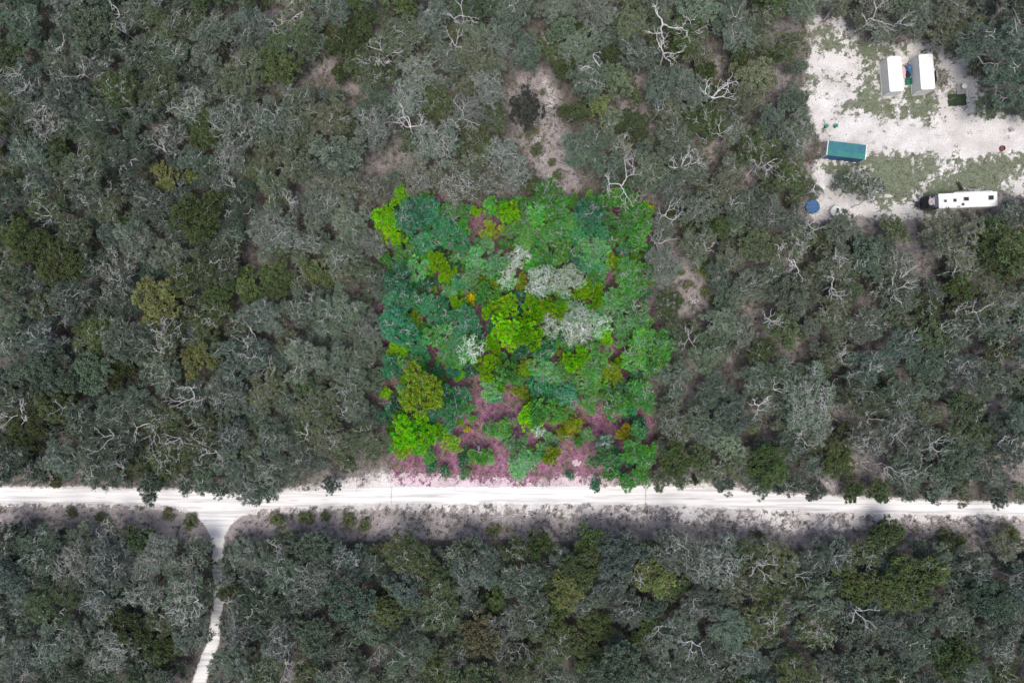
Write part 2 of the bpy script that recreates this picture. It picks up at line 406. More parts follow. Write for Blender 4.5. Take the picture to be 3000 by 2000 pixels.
def twig_ball(seed, R):
    rs = np.random.RandomState(seed); T = Tubes()
    for i in range(230):
        q = rs.randn(3); q[2] = abs(q[2])*.8+.15; q /= np.linalg.norm(q)
        e = q*R*[1, 1, .8]*rs.uniform(.75, 1.1); st = q*R*.12
        pth = wander(rs, st, e, 6, .10); T.add(pth, np.linspace(.03, .012, 6), 3)
        for j in (2, 3, 4):
            T.add(wander(rs, pth[j], pth[j]+rs.randn(3)*R*.22+q*R*.15, 4, .12), np.linspace(.016, .009, 4), 3)
    return T.mesh('twig_crown')
TWIG = [twig_ball(40+i, 2.0) for i in range(3)]

# palmetto clumps: fans of stiff blades
def palmetto_proto(seed):
    rs = np.random.RandomState(seed); Vs = []; Fs = []; sh = []; n = 0; T = Tubes()
    for i in range(26):
        c = np.array([rs.randn()*.42, rs.randn()*.42, rs.uniform(.35, 1.0)]); a = math.atan2(c[1], c[0])+rs.randn()*.5
        T.add(wander(rs, [c[0]*.3, c[1]*.3, 0], c, 3, .05), [.02, .015, .012], 4)
        for j in range(11):
            b_ = a+(j-5)*.22; el = rs.uniform(-.1, .45); L = rs.uniform(.45, .7)
            d = np.array([math.cos(b_)*math.cos(el), math.sin(b_)*math.cos(el), math.sin(el)]); s = np.array([-math.sin(b_), math.cos(b_), rs.randn()*.3])*.035
            Vs += [c, c+d*L*.5+s, c+d*L-[0, 0, .05], c+d*L*.5-s]; Fs.append([n, n+1, n+2, n+3]); n += 4; sh.append(rs.rand())
    sh = np.array(sh)
    return T.mesh('stem'), quadmesh('fronds', Vs, Fs, LM, shade=sh, hue=sh*.5+.25)
PALM = [palmetto_proto(50+i) for i in range(4)]

# ------------------------------------------------------------------ colours (albedo)
G1 = (.112,.152,.106); G2 = (.105,.142,.112); G3 = (.128,.158,.098); G4 = (.078,.110,.078); G5 = (.145,.188,.142); G6 = (.092,.124,.068)
OL = (.086,.121,.050); OLD = (.061,.085,.038); OLY = (.165,.200,.078); OLB = (.125,.130,.070)
V_G = (.078,.280,.048); V_T = (.055,.250,.115); V_L = (.125,.350,.008); V_O = (.185,.275,.022); V_Y = (.42,.42,.006); V_P = (.22,.37,.22); V_K = (.105,.320,.095); V_D = (.025,.150,.060); V_OR = (.26,.24,.012)
WORDC = {G1: 'grey-green', G2: 'blue-grey', G3: 'dull sage', G4: 'dark slate green', G5: 'pale silvery', G6: 'mossy green', OL: 'olive green', OLD: 'dark olive', OLY: 'yellowish olive', OLB: 'brownish olive',
         V_G: 'vivid green', V_T: 'teal green', V_L: 'bright lime', V_O: 'mustard olive', V_Y: 'bright yellow', V_P: 'whitish mint', V_K: 'soft sage green', V_D: 'deep bottle green', V_OR: 'golden orange'}

# ------------------------------------------------------------------ trees placed by hand: (x, y, radius, proto, colour) in survey units
lotT = """920 450 19 l L|891 503 26 l L|903 537 24 l L|906 561 18 o G|942 489 34 o T|979 489 29 o T|949 518 22 o T|976 557 27 o T|1017 530 24 o T|1049 552 27 o T|1030 510 20 o T
1037 482 24 o G|1068 498 15 o K|1093 486 11 l L|1132 476 21 l G|1165 489 23 l L|1161 471 16 o T|1122 532 19 l O|1154 525 10 l Y|935 583 22 o G|962 618 25 o K|1010 608 26 l L|1027 632 20 l L
918 646 31 o T|974 651 20 o D|1093 591 23 o K|1095 566 17 o K|1085 634 22 o K|1141 608 25 o K|1187 595 29 p P|1165 642 22 p K|1195 649 15 l O|1200 503 30 o G|1221 552 30 o G|1229 476 25 o G
1255 452 30 o G|1289 476 22 o G|1237 489 27 o G|1269 544 32 o G|1211 544 28 o G|1289 581 27 o G|1242 586 22 o G|1356 496 32 o T|1327 540 27 o T|1361 574 32 o K|1352 612 30 o T|1415 455 27 o G|1446 472 22 o G
1425 510 32 o G|1473 503 26 o G|1412 549 20 o G|1466 540 22 o G|1466 566 19 o G|1432 574 17 o T|1493 481 8 l Y|1410 600 17 l O|1439 634 35 o G|1487 629 20 o G|1456 659 25 o G|1300 642 34 p P|1240 646 32 p P
1344 659 19 l L|894 663 32 o T|911 699 32 o T|955 685 24 o T|903 738 28 o T|928 765 29 o T|993 701 26 o T|955 731 15 l O|1020 716 22 o T|1034 673 18 o K|1017 738 30 o T|1068 738 32 o T|1000 769 24 o G
1051 784 34 o T|1025 806 30 o G|966 806 25 o T|1081 803 28 p K|1085 684 13 l Y|1051 699 18 l L|1122 711 16 l L|1163 711 25 l L|1110 677 20 l G|1142 684 16 l G|1163 762 32 l L|1136 745 20 o D|1212 765 28 l L
1132 793 20 l L|1122 843 25 l L|1161 835 26 l G|1166 864 24 l G|1209 838 15 l O|1195 796 24 o D|915 796 22 l L|898 843 24 o T|949 838 24 o G|1051 827 22 o G|967 893 46 l O|893 953 24 o T|887 905 12 l L
952 990 42 l L|932 1012 26 l L|991 988 22 l L|1042 912 28 o T|1034 951 28 o T|1068 934 18 o G|991 953 20 o T|1122 895 22 o K|1139 912 14 o T|1040 1017 19 l O|1056 970 8 l L|1073 985 6 l Y|1125 987 17 o G
1158 983 22 o G|1221 956 27 l L|1098 1048 18 l G|1122 1048 15 o G|1187 1024 24 o K|1195 1065 28 o K|991 1070 14 o D|1022 1080 12 o D|1068 1090 12 o K|1242 900 24 o T|1240 945 28 l G|1279 934 30 l G|1296 903 25 o T
1356 912 30 o G|1407 900 20 o G|1407 929 26 o G|1475 898 26 o G|1480 929 20 o G|1449 956 15 o D|1439 994 18 l R|1318 973 17 l O|1293 997 12 l O|1233 987 16 p K|1262 1014 20 o K|1266 1045 18 l O
1351 997 15 o K|1386 1017 18 p T|1463 990 18 o K|1381 1050 26 o K|1449 1036 26 o G|1475 1056 24 o G|1398 1079 20 o G|1446 1099 22 o G|1483 1092 20 o G|1369 1113 14 o D|1310 1092 9 o D|1269 707 28 l L
1228 707 24 l L|1339 668 22 l L|1329 757 40 p P|1320 728 30 p P|1262 748 26 p P|1378 745 26 p K|1211 740 20 l L|1381 769 22 l L|1398 707 27 o K|1415 685 20 o K|1458 719 28 o K|1441 674 24 o G|1432 745 24 o K|1429 779 18 o G
1475 775 28 o G|1517 796 28 o G|1458 813 28 o G|1509 826 24 o G|1463 838 20 o G|1492 850 18 o G|1364 823 32 o G|1322 826 26 l L|1313 792 24 o G|1272 789 20 l G|1242 833 28 o K|1262 858 30 o K|1250 803 22 o D
1407 860 26 l O|1424 833 14 l L|1310 864 22 o G|1347 872 24 o G|1271 886 20 o G|1458 872 18 o D|1190 690 18 o D|1183 725 18 o D|1290 690 18 l G|1300 990 10 l Y|1195 900 18 l O|1215 925 16 l O|1225 880 16 o D|1080 850 16 o D|930 870 14 l L
910 925 16 o D|1005 850 16 o D|920 600 18 o T|1000 580 18 o D|1060 590 20 o G|1120 560 16 o K|1160 560 14 o G|1110 610 18 o K|1060 650 20 o T|1120 650 16 l O|1385 620 18 o K|1320 590 22 o T|1380 540 22 o T|1390 470 20 o G|1335 470 18 o K|1000 500 16 o T|1190 465 16 o G|1170 530 16 o K|1310 510 22 o G"""
CK = dict(L=V_L, T=V_T, G=V_G, K=V_K, D=V_D, O=V_O, Y=V_Y, P=V_P, R=V_OR)
outT = """378 408 30 l y|443 405 18 l y|370 693 50 l y|505 670 36 l o|465 495 56 l o|455 828 40 l y|65 555 48 l o|640 160 42 l o|796 112 46 l d|835 60 34 l d|560 645 30 l o|280 850 26 l d|847 1008 50 s e|1762 1071 46 l o|1922 1050 38 l o
885 1400 42 l o|1140 1380 34 l o|1100 1452 46 l b|1280 1415 32 l o|1455 1478 20 l Y|1500 1325 42 l y|300 1445 44 l d|375 1492 34 l o|130 935 40 l o|60 985 46 l d|2200 660 34 l o|2290 570 60 l o|2175 552 62 o g|2262 532 36 o g|2345 575 46 l o
1205 251 40 l q|1345 338 52 s G|1220 300 16 s b|1235 344 14 s b|1318 258 30 l d|1747 805 30 s d|1731 981 15 l y|1757 1023 26 o t|1558 1055 40 l o|1597 1103 10 l d|1616 617 18 l y|636 640 42 l o|737 629 32 l o|579 677 26 l o
784 719 52 o p|847 753 40 o p|703 830 52 o p|702 558 32 p p|611 729 44 o p|320 560 46 o p|385 585 40 o p|205 455 42 o t|250 480 40 o g|785 170 20 l d|1300 160 26 l d|1620 610 20 l d|1410 130 26 l d|1370 240 24 l y|1455 290 34 l d
1540 120 28 l d|1620 170 26 l d|1700 130 24 l d|1110 1290 44 o t|1200 1330 48 o t|1070 1320 44 o p|1150 1450 44 o p|1240 1250 30 l d|1340 1300 42 l o|1300 1350 40 l y|1400 1330 44 o t|1370 1430 36 l o|1350 1510 34 l o|1560 1460 50 o p
1640 1290 56 p p|1700 1340 46 o g|1480 1440 30 l o|1350 1240 32 l o|2035 1224 30 l d|2100 1330 60 l o|2030 1360 40 l o|1960 1345 36 l o|2230 1300 44 o t|2310 1250 38 o g|2180 1500 46 l d|1850 918 60 p p|1868 975 42 p p|1650 745 40 o p|1700 760 36 o p
1600 560 44 o g|1525 520 34 o p|1520 610 44 o p|1560 500 26 l d|1640 520 34 l d|1280 15 40 o p|1370 20 46 o p|995 45 42 o p|960 165 44 p p|1090 130 44 o g|1120 200 40 p p|860 300 50 p p|930 240 46 p p|1000 330 50 p p|1080 260 40 p p|1150 350 42 p p
760 270 46 o g|690 300 44 o g|620 270 46 o p|540 260 50 p p|500 70 46 o p|480 130 40 o p|420 60 44 o g|740 480 46 o p|800 500 44 o p|860 560 36 o p|870 650 30 o k|830 620 30 o g|790 430 40 p g|860 440 36 p g|960 400 46 p g|1050 430 46 p g|1120 420 40 p g|1180 400 38 p p
640 1080 44 o t|560 1110 44 o t|585 1128 28 o t|505 1122 24 o k|700 1050 40 o t|350 1120 30 o k|430 1105 26 o k|2290 100 70 s t|2330 190 60 s t|2330 30 60 o k|2270 245 34 s k|1968 408 30 p e|2002 434 28 p k|1934 425 20 p k|1740 1110 34 o k|1810 1112 32 o k|1870 1126 24 o k|1960 1128 24 l d|2020 1128 24 l d|2080 1136 20 o k|2140 1140 18 o k|2210 1142 20 o g|2290 1140 24 o k|2350 1134 26 o g
1660 1110 26 o k|1640 1080 30 o g|1700 1060 34 o g|760 1112 20 o k|1510 1100 24 s e|1555 1085 28 o e|440 1300 30 p p|370 1262 40 p p|335 1300 38 p p|262 1496 50 p p|332 1361 44 p p|255 1413 32 p p|170 1290 48 p p|120 1480 56 o p|60 1520 50 o p|458 1256 26 o t|536 1268 24 o t|572 1274 38 o p|606 1126 30 o k"""
CO = dict(y=OLY, o=OL, d=OLD, b=OLB, g=G3, p=G5, k=G4, t=G2, G=G1, e=G6, q=(.050,.058,.044), Y=(.25,.27,.04))
WORDC[CO['Y']] = 'yellow'; WORDC[CO['q']] = 'dark grey-green'
KEY = dict(l='leafy', o='oak', p='pale', s='scrub')
TREES = []      # (x, y, r, proto key, colour, in lot)
for blk, tab, lot in ((lotT, CK, True), (outT, CO, False)):
    for it in blk.replace('\n', '|').split('|'):
        x, y, r, k, c = it.split(); TREES.append((float(x), float(y), float(r), KEY[k], tab[c], lot))

def field_color(x, y):
    u = rnd.random()
    n = float(fbm(x, y, 160, 60)); 
    if y > 1180:
        return (G2 if u < .3 else G1 if u < .5 else G5 if u < .66 else OL if u < .72 + .15*(x > 1200) else G6 if u < .93 else G4)
    if x < 560: 
        return (G4 if u < .25 else G2 if u < .5 else G1 if u < .72 else G6 if u < .86 else G5 if u < .94 else OL)
    if x < 880 or y < 430:
        return (G3 if u < .28 else G1 if u < .52 else G5 if u < .74 else G2 if u < .82 else G6 if u < .93 else OL)
    return (G1 if u < .28 else G2 if u < .42 else G6 if u < .62 else G3 if u < .78 else G4 if u < .85 else G5 if u < .93 else OLD)

def allowed(x, y, r):
    op = float(fbm(x, y, 55, 41, 3))
    if (1470 < x < 1860 or 880 < x < 1200) and y < 440 and op > .54: return False
    if x > 1510 and 500 < y < 1110 and op > .56: return False
    if r > 45 and y < 1110 and x > 1200: return False
    X = np.array([x, x-r*.6, x+r*.6, x, x]); Y = np.array([y, y, y, y-r*.6, y+r*.6])
    if in_poly(LOTP, X, Y).any() or in_poly(CLEAR, X, Y).any() or in_poly(GLADE, X, Y).any(): return False
    t = np.interp(x, *ROAD_T); b = np.interp(x, *ROAD_B)
    top = t - np.interp(x, [0, 620, 700, 820, 880, 900, 1500, 1560, 1690, 1730, 2352], [6, 4, 20, 40, 42, 20, 10, 36, 34, 6, 6])
    bot = np.interp(x, [0, 200, 420, 470, 530, 620, 750, 950, 1180, 1500, 1560, 1750, 1850, 2000, 2100, 2352], [1196, 1200, 1208, 1225, 1215, 1218, 1228, 1236, 1238, 1222, 1212, 1242, 1236, 1240, 1235, 1246])
    if y + r*.75 > top and y - r*.75 < bot: return False
    if y < 1262 and y > 1190 and abs(x-502) < r+26: return False
    if y > 1190:
        sy = [s[0] for s in SIDE]; c = np.interp(y, sy, [s[1] for s in SIDE])
        if abs(x-c) < r*(.66 if 1240 < y < 1440 else .84)+(5 if 1240 < y < 1440 else 12): return False
    for (px, py, pr) in OPEN:
        if math.hypot(x-px, y-py) < pr*.8 + r*.55: return False
    return True
placed = [(x, y, r) for x, y, r, *_ in TREES]
def fill(n, rmin, rmax, ov, keyf, x0=-30, x1=2382, y0=-30, y1=1598, maxn=999):
    cnt = 0
    for i in range(n):
        x = rnd.uniform(x0, x1); y = rnd.uniform(y0, y1); r = rnd.uniform(rmin, rmax)
        if not allowed(x, y, r): continue
        if any((x-a)**2+(y-b)**2 < (ov*(r+c))**2 for a, b, c in placed if abs(x-a) < 130 and abs(y-b) < 130): continue
        placed.append((x, y, r)); TREES.append((x, y, r, keyf(x, y), field_color(x, y), False)); cnt += 1
        if cnt >= maxn: break
    return cnt
def kf(x, y):
    u = rnd.random(); n = float(fbm(x, y, 120, 70))
    pp = .08 + (.16 if (560 < x < 1300 and y < 440) else 0)
    return 'pale' if u < pp else 'leafy' if u < pp+.12 else 'scrub' if u < pp+.2 else 'oak'
c1 = fill(9000, 42, 56, .76, kf)
c2 = fill(12000, 29, 42, .70, kf)
c3 = fill(20000, 18, 28, .66, lambda x, y: 'oak' if rnd.random() < .6 else 'leafy', maxn=280)
print('TREES', len(TREES), c1, c2, c3)

# low bushes that close the gaps of the lot
cnt = 0
for i in range(20000):
    x = rnd.uniform(885, 1492); y = rnd.uniform(455, 1090); r = rnd.uniform(10, 17)
    if not in_poly(LOTP, np.array([x]), np.array([y]))[0]: continue
    if any(math.hypot(x-a, y-b) < c+r*(1.25 if y > 880 else .6) for a, b, c in OPEN): continue
    if any((x-a)**2+(y-b)**2 < (.62*(r+c))**2 for a, b, c in placed if abs(x-a) < 80 and abs(y-b) < 80): continue
    u = rnd.random(); mid = 1040 < x < 1400 and 650 < y < 900
    c = (V_L if u < .55 else V_G if u < .75 else V_O if u < .85 else V_D) if mid else (V_G if u < .4 else V_T if u < .6 else V_D if u < .8 else V_L if u < .9 else V_K)
    placed.append((x, y, r)); TREES.append((x, y, r, 'leafy' if u < .5 else 'oak', c, True)); cnt += 1
    if cnt > 110: break
print('LOTFILL', cnt)
# ------------------------------------------------------------------ dead trees
deadL = """1528 44 62|1530 112 52|1376 150 48|1646 215 50|1661 300 30|1588 62 34|1518 245 22|1458 375 32|1572 378 42|1613 370 26|1751 375 32|1763 374 34|1432 420 52|1463 455 28|1534 489 34|1521 556 34|1842 325 22|655 38 50|883 118 34|1060 22 40
938 282 40|858 282 34|1063 265 40|1043 95 30|50 185 42|175 160 30|260 22 44|125 95 32|512 295 32|362 337 32|275 65 20|525 424 26|100 492 24|375 874 34|432 916 40|335 976 48|245 1004 34|487 1041 38|400 1009 28|345 1059 26|267 1079 26|32 954 36|125 939 24|345 806 30
430 1392 46|512 1396 38|225 1376 24|160 1280 24|215 1288 26|625 1263 32|628 1300 30|803 1296 40|715 1308 34|865 1496 28|648 1543 36|825 1438 26|1038 1508 28|653 1493 22|1038 1271 22|1170 1408 22|1746 1306 34|1586 1316 24|1463 1313 34|1516 1458 26|1596 1483 42|1586 1401 22|1416 1521 28|1268 1496 16|1201 1491 24|1651 1508 24
1978 1412 36|1930 1285 30|1838 1329 26|2079 1364 22|2254 1325 18|2136 1307 24|2219 1548 20|2341 1333 30|1944 819 28|1999 834 30|1851 1004 38|1789 896 34|1839 904 28|2009 964 24|2074 1001 34|2052 1076 34|2154 1024 28|2079 1091 30|2264 954 28|2314 1021 30|1989 1066 22|2139 1086 22|1959 869 24
1870 512 26|1796 577 26|1841 609 40|1934 584 28|1924 659 38|2059 667 42|1979 614 26|2086 592 24|2084 637 26|2209 622 24|2289 594 38|2314 687 24|2262 716 40|2214 714 22|1779 737 30|1976 754 24|2106 767 22|2176 754 26|1880 430 28|2010 452 22
1689 465 20|1565 479 18|1591 491 20|1628 571 22|1589 777 38|1642 803 26|1778 732 32|1752 934 34|1946 813 22|658 462 32|578 777 44|611 844 26|700 1000 30|780 950 26|620 1000 26|2020 30 44|2075 40 30|1700 25 26|1490 590 14
1490 490 16|1504 545 14|1433 578 14|1472 920 20|1315 925 16|1300 1003 14|1398 1020 18|1240 525 20|1266 490 12|1002 560 16|1102 770 20|1030 760 24|1080 752 26|958 680 16|1270 560 12|1098 1040 18|992 1010 20|890 925 14|1240 985 14|1375 745 22|1470 800 24|1390 835 24|1040 505 14|1330 760 30|1250 690 18|1325 700 22"""
DEADS = [tuple(map(float, q.split())) for q in deadL.replace('\n', '|').split('|')]
bareL = "500 866 44 1|145 552 32 0|1118 38 28 0|868 611 30 1|1976 792 26 0|1964 554 26 0|1901 532 28 0|400 845 30 1|1551 1346 26 1|2136 720 20 0|20 30 40 1|1770 395 22 0|2160 755 20 0|1625 300 20 0"
BARES = [tuple(map(float, q.split())) for q in bareL.split('|')]

# ------------------------------------------------------------------ landmarks used to say which tree is meant
LAND = [('the left white container', 2057, 170), ('the right white container', 2129, 165), ('the white caravan', 2223, 459), ('the blue-green box trailer', 1945, 345), ('the round blue tarp', 1867, 474),
 ('the track fork', 505, 1150), ("the photo's top left corner", 0, 0), ("the photo's bottom left corner", 0, 1568), ("the photo's top right corner", 2352, 0), ("the photo's bottom right corner", 2352, 1568),
 ('the round glade bush', 1205, 251), ('the sprawling top-edge dead tree', 1528, 44), ('the big mustard lot crown', 967, 893), ('the whitish lot crown', 1329, 757),
 ('the two yellow-olive crowns', 400, 408), ('the large yellow-olive tree', 370, 693), ('the mossy tree by the track', 847, 1008), ('the dead tree beside the side path', 430, 1392),
 ('the yellow bush near the bottom edge', 1455, 1478), ("the vivid lot's top left corner", 885, 445), ("the vivid lot's top right corner", 1498, 460), ("the vivid lot's right edge", 1500, 760), ("the vivid lot's left edge", 872, 740),
 ("the vivid lot's bottom right corner", 1502, 1110), ('the big lime lot tree', 952, 990), ('the left end of the track', 0, 1137), ('the right end of the track', 2352, 1170), ('the tan bare bush', 500, 866),
 ("the left edge's midpoint", 0, 784), ("the right edge's midpoint", 2352, 784), ("the bottom edge's midpoint", 1176, 1568), ('the big palmetto thicket', 2035, 1224), ('the sand spot below the lot', 1597, 1103),
 ('the big upper left dead tree', 655, 38), ('the rough open patch', 1590, 660), ('the lower right dead tree', 1978, 1412), ('the broad olive track-side tree', 1762, 1071), ("the glade's bare lower end", 1300, 420), ('the bright yellow lot bush', 1493, 481), ('the crown gap in the lot at 1400 red soil', 1400, 790)]
LAND[-1] = ('the red soil gap in the lot', 1400, 790)
DIRS = ['right of', 'above and right of', 'above', 'above and left of', 'left of', 'below and left of', 'below', 'below and right of']
ORD = ['nearest', 'second', 'third', 'fourth', 'fifth', 'sixth', 'seventh', 'eighth', 'ninth', 'tenth', 'eleventh', 'twelfth', 'thirteenth', 'fourteenth', 'fifteenth', 'sixteenth', 'seventeenth', 'eighteenth']
def assign_labels(items):
    """items: list of (obj, x, y, descriptor) -> unique labels by landmark, direction and order outward"""
    bk = {}
    for o, x, y, d in items:
        best = sorted(LAND, key=lambda L: (L[1]-x)**2+(L[2]-y)**2)
        L = best[0] if math.hypot(best[0][1]-x, best[0][2]-y) > 12 else best[1]
        a = math.atan2(L[2]-y, x-L[1]); k = int(round(a/(math.pi/4))) % 8
        bk.setdefault((L[0], k, d), []).append((math.hypot(L[1]-x, L[2]-y), o))
    for (ln, k, d), v in bk.items():
        v.sort(key=lambda q: q[0])
        for i, (_, o) in enumerate(v):
            t_ = f"{d} {DIRS[k]} {ln}" if len(v) == 1 else f"{ORD[i]} {d} {DIRS[k]} {ln}"
            if len(t_.replace('-', ' ').split()) > 15: t_ = t_.replace(' and left of', ' left of').replace(' and right of', ' right of')
            if len(t_.replace('-', ' ').split()) > 15: t_ = t_.replace('bottom left corner', 'bottom-left').replace('top left corner', 'top-left').replace('bottom right corner', 'bottom-right').replace('top right corner', 'top-right').replace('the ', '')
            o['label'] = t_

# ------------------------------------------------------------------ ground
def axis(lo, hi, st, far):
    a = list(np.arange(lo, hi+st/2, st)); s = st*2; x = hi; r = []
    while x < far: x += s; s *= 1.35; r.append(x)
    s = st*2; x = lo; l = []
    while x > -far: x -= s; s *= 1.35; l.append(x)
    return np.array(l[::-1]+a+r)
gx = axis(-96, 96, .30, 3000); gy = axis(-64, 64, .30, 3000)
X, Y = np.meshgrid(gx, gy); n, m_ = X.shape
DX = X/PX+CX0; DY = CY0-Y/PX
sand, turf, lot, verge, clear = masks(DX, DY, True)
far = (np.abs(X) > 110) | (np.abs(Y) > 80)
lot[far] = 0; turf[far] = 0
Z = (fbm(DX, DY, 30, 80)-.5)*.25*(1-sstep(-14, -4, road_d(DX, DY)))*(1-clear)
ii = (np.arange(n-1)[:, None]*m_+np.arange(m_-1)[None]).ravel()
F = np.stack([ii, ii+1, ii+m_+1, ii+m_], 1)
me = quadmesh('ground', np.stack([X, Y, Z-.02], -1).reshape(-1, 3), F, GM, mask=np.stack([sand, turf, lot, verge], -1).reshape(-1, 4))
ground = ob('ground', me); tag(ground, kind='structure')

# track: own sheet
def sheet(name, x0, x1, y0, y1, st, z, cond):
    ax = np.arange(x0, x1, st); ay = np.arange(y0, y1, st); X, Y = np.meshgrid(ax, ay); n, m = X.shape
    DX = X/PX+CX0; DY = CY0-Y/PX
    keep = cond(DX[:-1, :-1]+st/PX/2, DY[:-1, :-1]-st/PX/2)
    ii = (np.arange(n-1)[:, None]*m+np.arange(m-1)[None])[keep]
    F = np.stack([ii, ii+1, ii+m+1, ii+m], 1); u, inv = np.unique(F, return_inverse=True)
    dx = DX.ravel()[u]; dy = DY.ravel()[u]
    Zz = z + .0*dx
    V = np.stack([X.ravel()[u], Y.ravel()[u], Zz], 1)
    # stains: two dragged lines across the track and wheel wear
    st_ = np.zeros(len(u))
    for lx, wv in ((899, 1.2), (1483, 1.6)):
        q = lx + (dy-1135)*(-.03)+ (vnoise(dx*0+lx, dy, 6, 3)-.5)*2.0
        st_ = np.maximum(st_, (1-sstep(wv*.4, wv*1.5, np.abs(dx-q)))*.8*(vnoise(dx, dy, 3, 8) > .25))
    mid = np.interp(dx, *ROAD_T)*.42+np.interp(dx, *ROAD_B)*.58
    ln = vnoise(dx, dy*9, 40, 44)
    st_ = np.maximum(st_, (1-sstep(.5, 1.8, np.abs(dy-mid-(vnoise(dx, dx*0, 50, 5)-.5)*6)))*sstep(.62, .8, ln)*.5)
    bt = np.interp(dx, *ROAD_B)
    st_ = np.maximum(st_, (1-sstep(1, 4, np.abs(dy-bt+3)))*sstep(.4, .7, vnoise(dx, dy*4, 30, 46))*.35)
    return quadmesh(name, V, inv.reshape(F.shape), RM, stain=st_)
yt = (CY0-1100)*PX; yb = (CY0-1205)*PX
me = sheet('track', -110, 110, yb, yt, .16, .03, lambda x, y: (road_d(x, y) > 0) & (y < 1200))
tag(ob('track', me), kind='structure')
me = sheet('side_path', P(400, 0)[0], P(540, 0)[0], P(0, 1640)[1], P(0, 1196)[1], .16, .035, lambda x, y: (road_d(x, y) > 0) & (y >= 1196))
tag(ob('side_path', me), kind='structure')

# ------------------------------------------------------------------ place the trees
BARK = {True: (.44,.50,.47), False: (.40,.415,.39)}
kind_items = []
KINDS = {}
def place_tree(x, y, r, key, col, lot):
    Rm = r*PX*(1.14 if lot else 1.04)
    k = key if Rm > 2.55 else key+'_s'
    tr, cr, zc, R = rnd.choice(PROTO[k])
    s = Rm/(R*1.0)
    sz = s*rnd.uniform(.9, 1.15)
    if s < .6: sz = s*1.2
    if lot: sz *= rnd.uniform(.75, 1.5) if r > 14 else .8
    X, Y = P(x, y, zc*sz)
    small = Rm < 2.2
    if lot: nm, cat = ('sapling', 'sapling') if Rm < 1.75 else ('lot_tree', 'tree')
    elif small: nm, cat = ('shrub', 'shrub')
    elif key == 'leafy' or col in (OL, OLD, OLY, OLB): nm, cat = ('broadleaf_tree', 'tree')
    elif key == 'pale': nm, cat = ('twiggy_tree', 'tree')
    elif key == 'scrub': nm, cat = ('scrub_tree', 'tree')
    else: nm, cat = ('oak_tree', 'tree')
    e = ob(nm, None, loc=(X, Y, 0)); e.rotation_euler = (0, 0, rnd.uniform(0, 6.28)); q_ = rnd.uniform(.86, 1.16); e.scale = (s*q_, s/q_, sz)
    e.empty_display_size = .5
    j = lambda c, a: tuple(max(0, v*(1+rnd.uniform(-a, a))) for v in c)
    f = (1+rnd.uniform(-.13, .13)*(1.8 if lot else 1))*(1 if lot else .88 if x < 560 else .94 if y > 1200 else 1)  # vignette darkening painted into the crown colours to the west and south
    ob('crown', cr, e, tuple(v*f for v in j(col, .16 if lot else .07)))
    bk = ((.76,.84,.78) if lot and key == 'pale' else BARK[lot]) if key != 'leafy' else tuple(v*.7 for v in BARK[lot])
    bf = rnd.uniform(.75, 1.15); ob('trunk', tr, e, tuple(v*bf for v in bk))
    sz_ = 'small' if r < 22 else 'broad' if r > 46 else ''
    noun = {'sapling': 'bush', 'lot_tree': 'tree', 'shrub': 'shrub', 'broadleaf_tree': 'leafy tree', 'twiggy_tree': 'twiggy tree', 'scrub_tree': 'brushy tree', 'oak_tree': 'scrub oak'}[nm]
    if sz_ and noun == 'bush': sz_ = ''
    d = ' '.join(q for q in (sz_, WORDC[col], noun) if q)
    tag(e, None, cat, {'sapling': 'bushes in the vividly coloured lot', 'lot_tree': 'trees in the vividly coloured lot', 'shrub': 'shrubs filling gaps between the trees', 'broadleaf_tree': 'green leafy trees in the grey woodland', 'twiggy_tree': 'pale twiggy trees in the woodland', 'scrub_tree': 'dense brushy trees of the woodland', 'oak_tree': 'grey-green scrub oaks of the woodland'}[nm])
    kind_items.append((e, x, y, d)); KINDS[nm] = KINDS.get(nm, 0)+1
for tdat in TREES: place_tree(*tdat)

for (x, y, r) in DEADS:
    tr, limbs, zc, R = rnd.choice(DEAD); s = r*PX/R*1.0
    inlot = bool(in_poly(LOTP, np.array([x]), np.array([y]))[0])
    s = max(s, .45); sz = rnd.uniform(1.65, 2.0) if not inlot else 1.2
    X, Y = P(x, y, zc*sz)
    e = ob('dead_tree', None, loc=(X, Y, 0)); e.rotation_euler = (0, 0, rnd.uniform(0, 6.28)); e.scale = (s, s, sz)
    c = rnd.uniform(.46, .72); c = (c, c*.985, c*.96)
    ob('trunk', tr, e, c)
    for l in limbs: ob('limb', l, e, c)
    tag(e, None, 'dead tree', 'white dead trees standing in the woodland')
    kind_items.append((e, x, y, 'large white dead tree' if r > 38 else 'small crooked dead tree' if r < 24 else 'bone-white dead tree')); KINDS['dead_tree'] = KINDS.get('dead_tree', 0)+1
for (x, y, r, tan) in BARES:
    tw = rnd.choice(TWIG); s = r*PX/2.0; X, Y = P(x, y, 2.0)
    tr, limbs, zc, R = rnd.choice(BARE)
    e = ob('bare_bush', None, loc=(X, Y, 0)); e.rotation_euler = (0, 0, rnd.uniform(0, 6.28)); e.scale = (s, s, s*1.2)
    c = (.36,.32,.27) if tan else (.27,.25,.265)
    q = ob('twig_crown', tw, e, c); q.location = (0, 0, .6); ob('trunk', tr, e, c)
    for l in limbs[:3]: ob('limb', l, e, tuple(v*1.3 for v in c))
    tag(e, None, 'bush', 'leafless bushes of bare twigs')
    kind_items.append((e, x, y, ('tan' if tan else 'grey')+' leafless twig bush'))

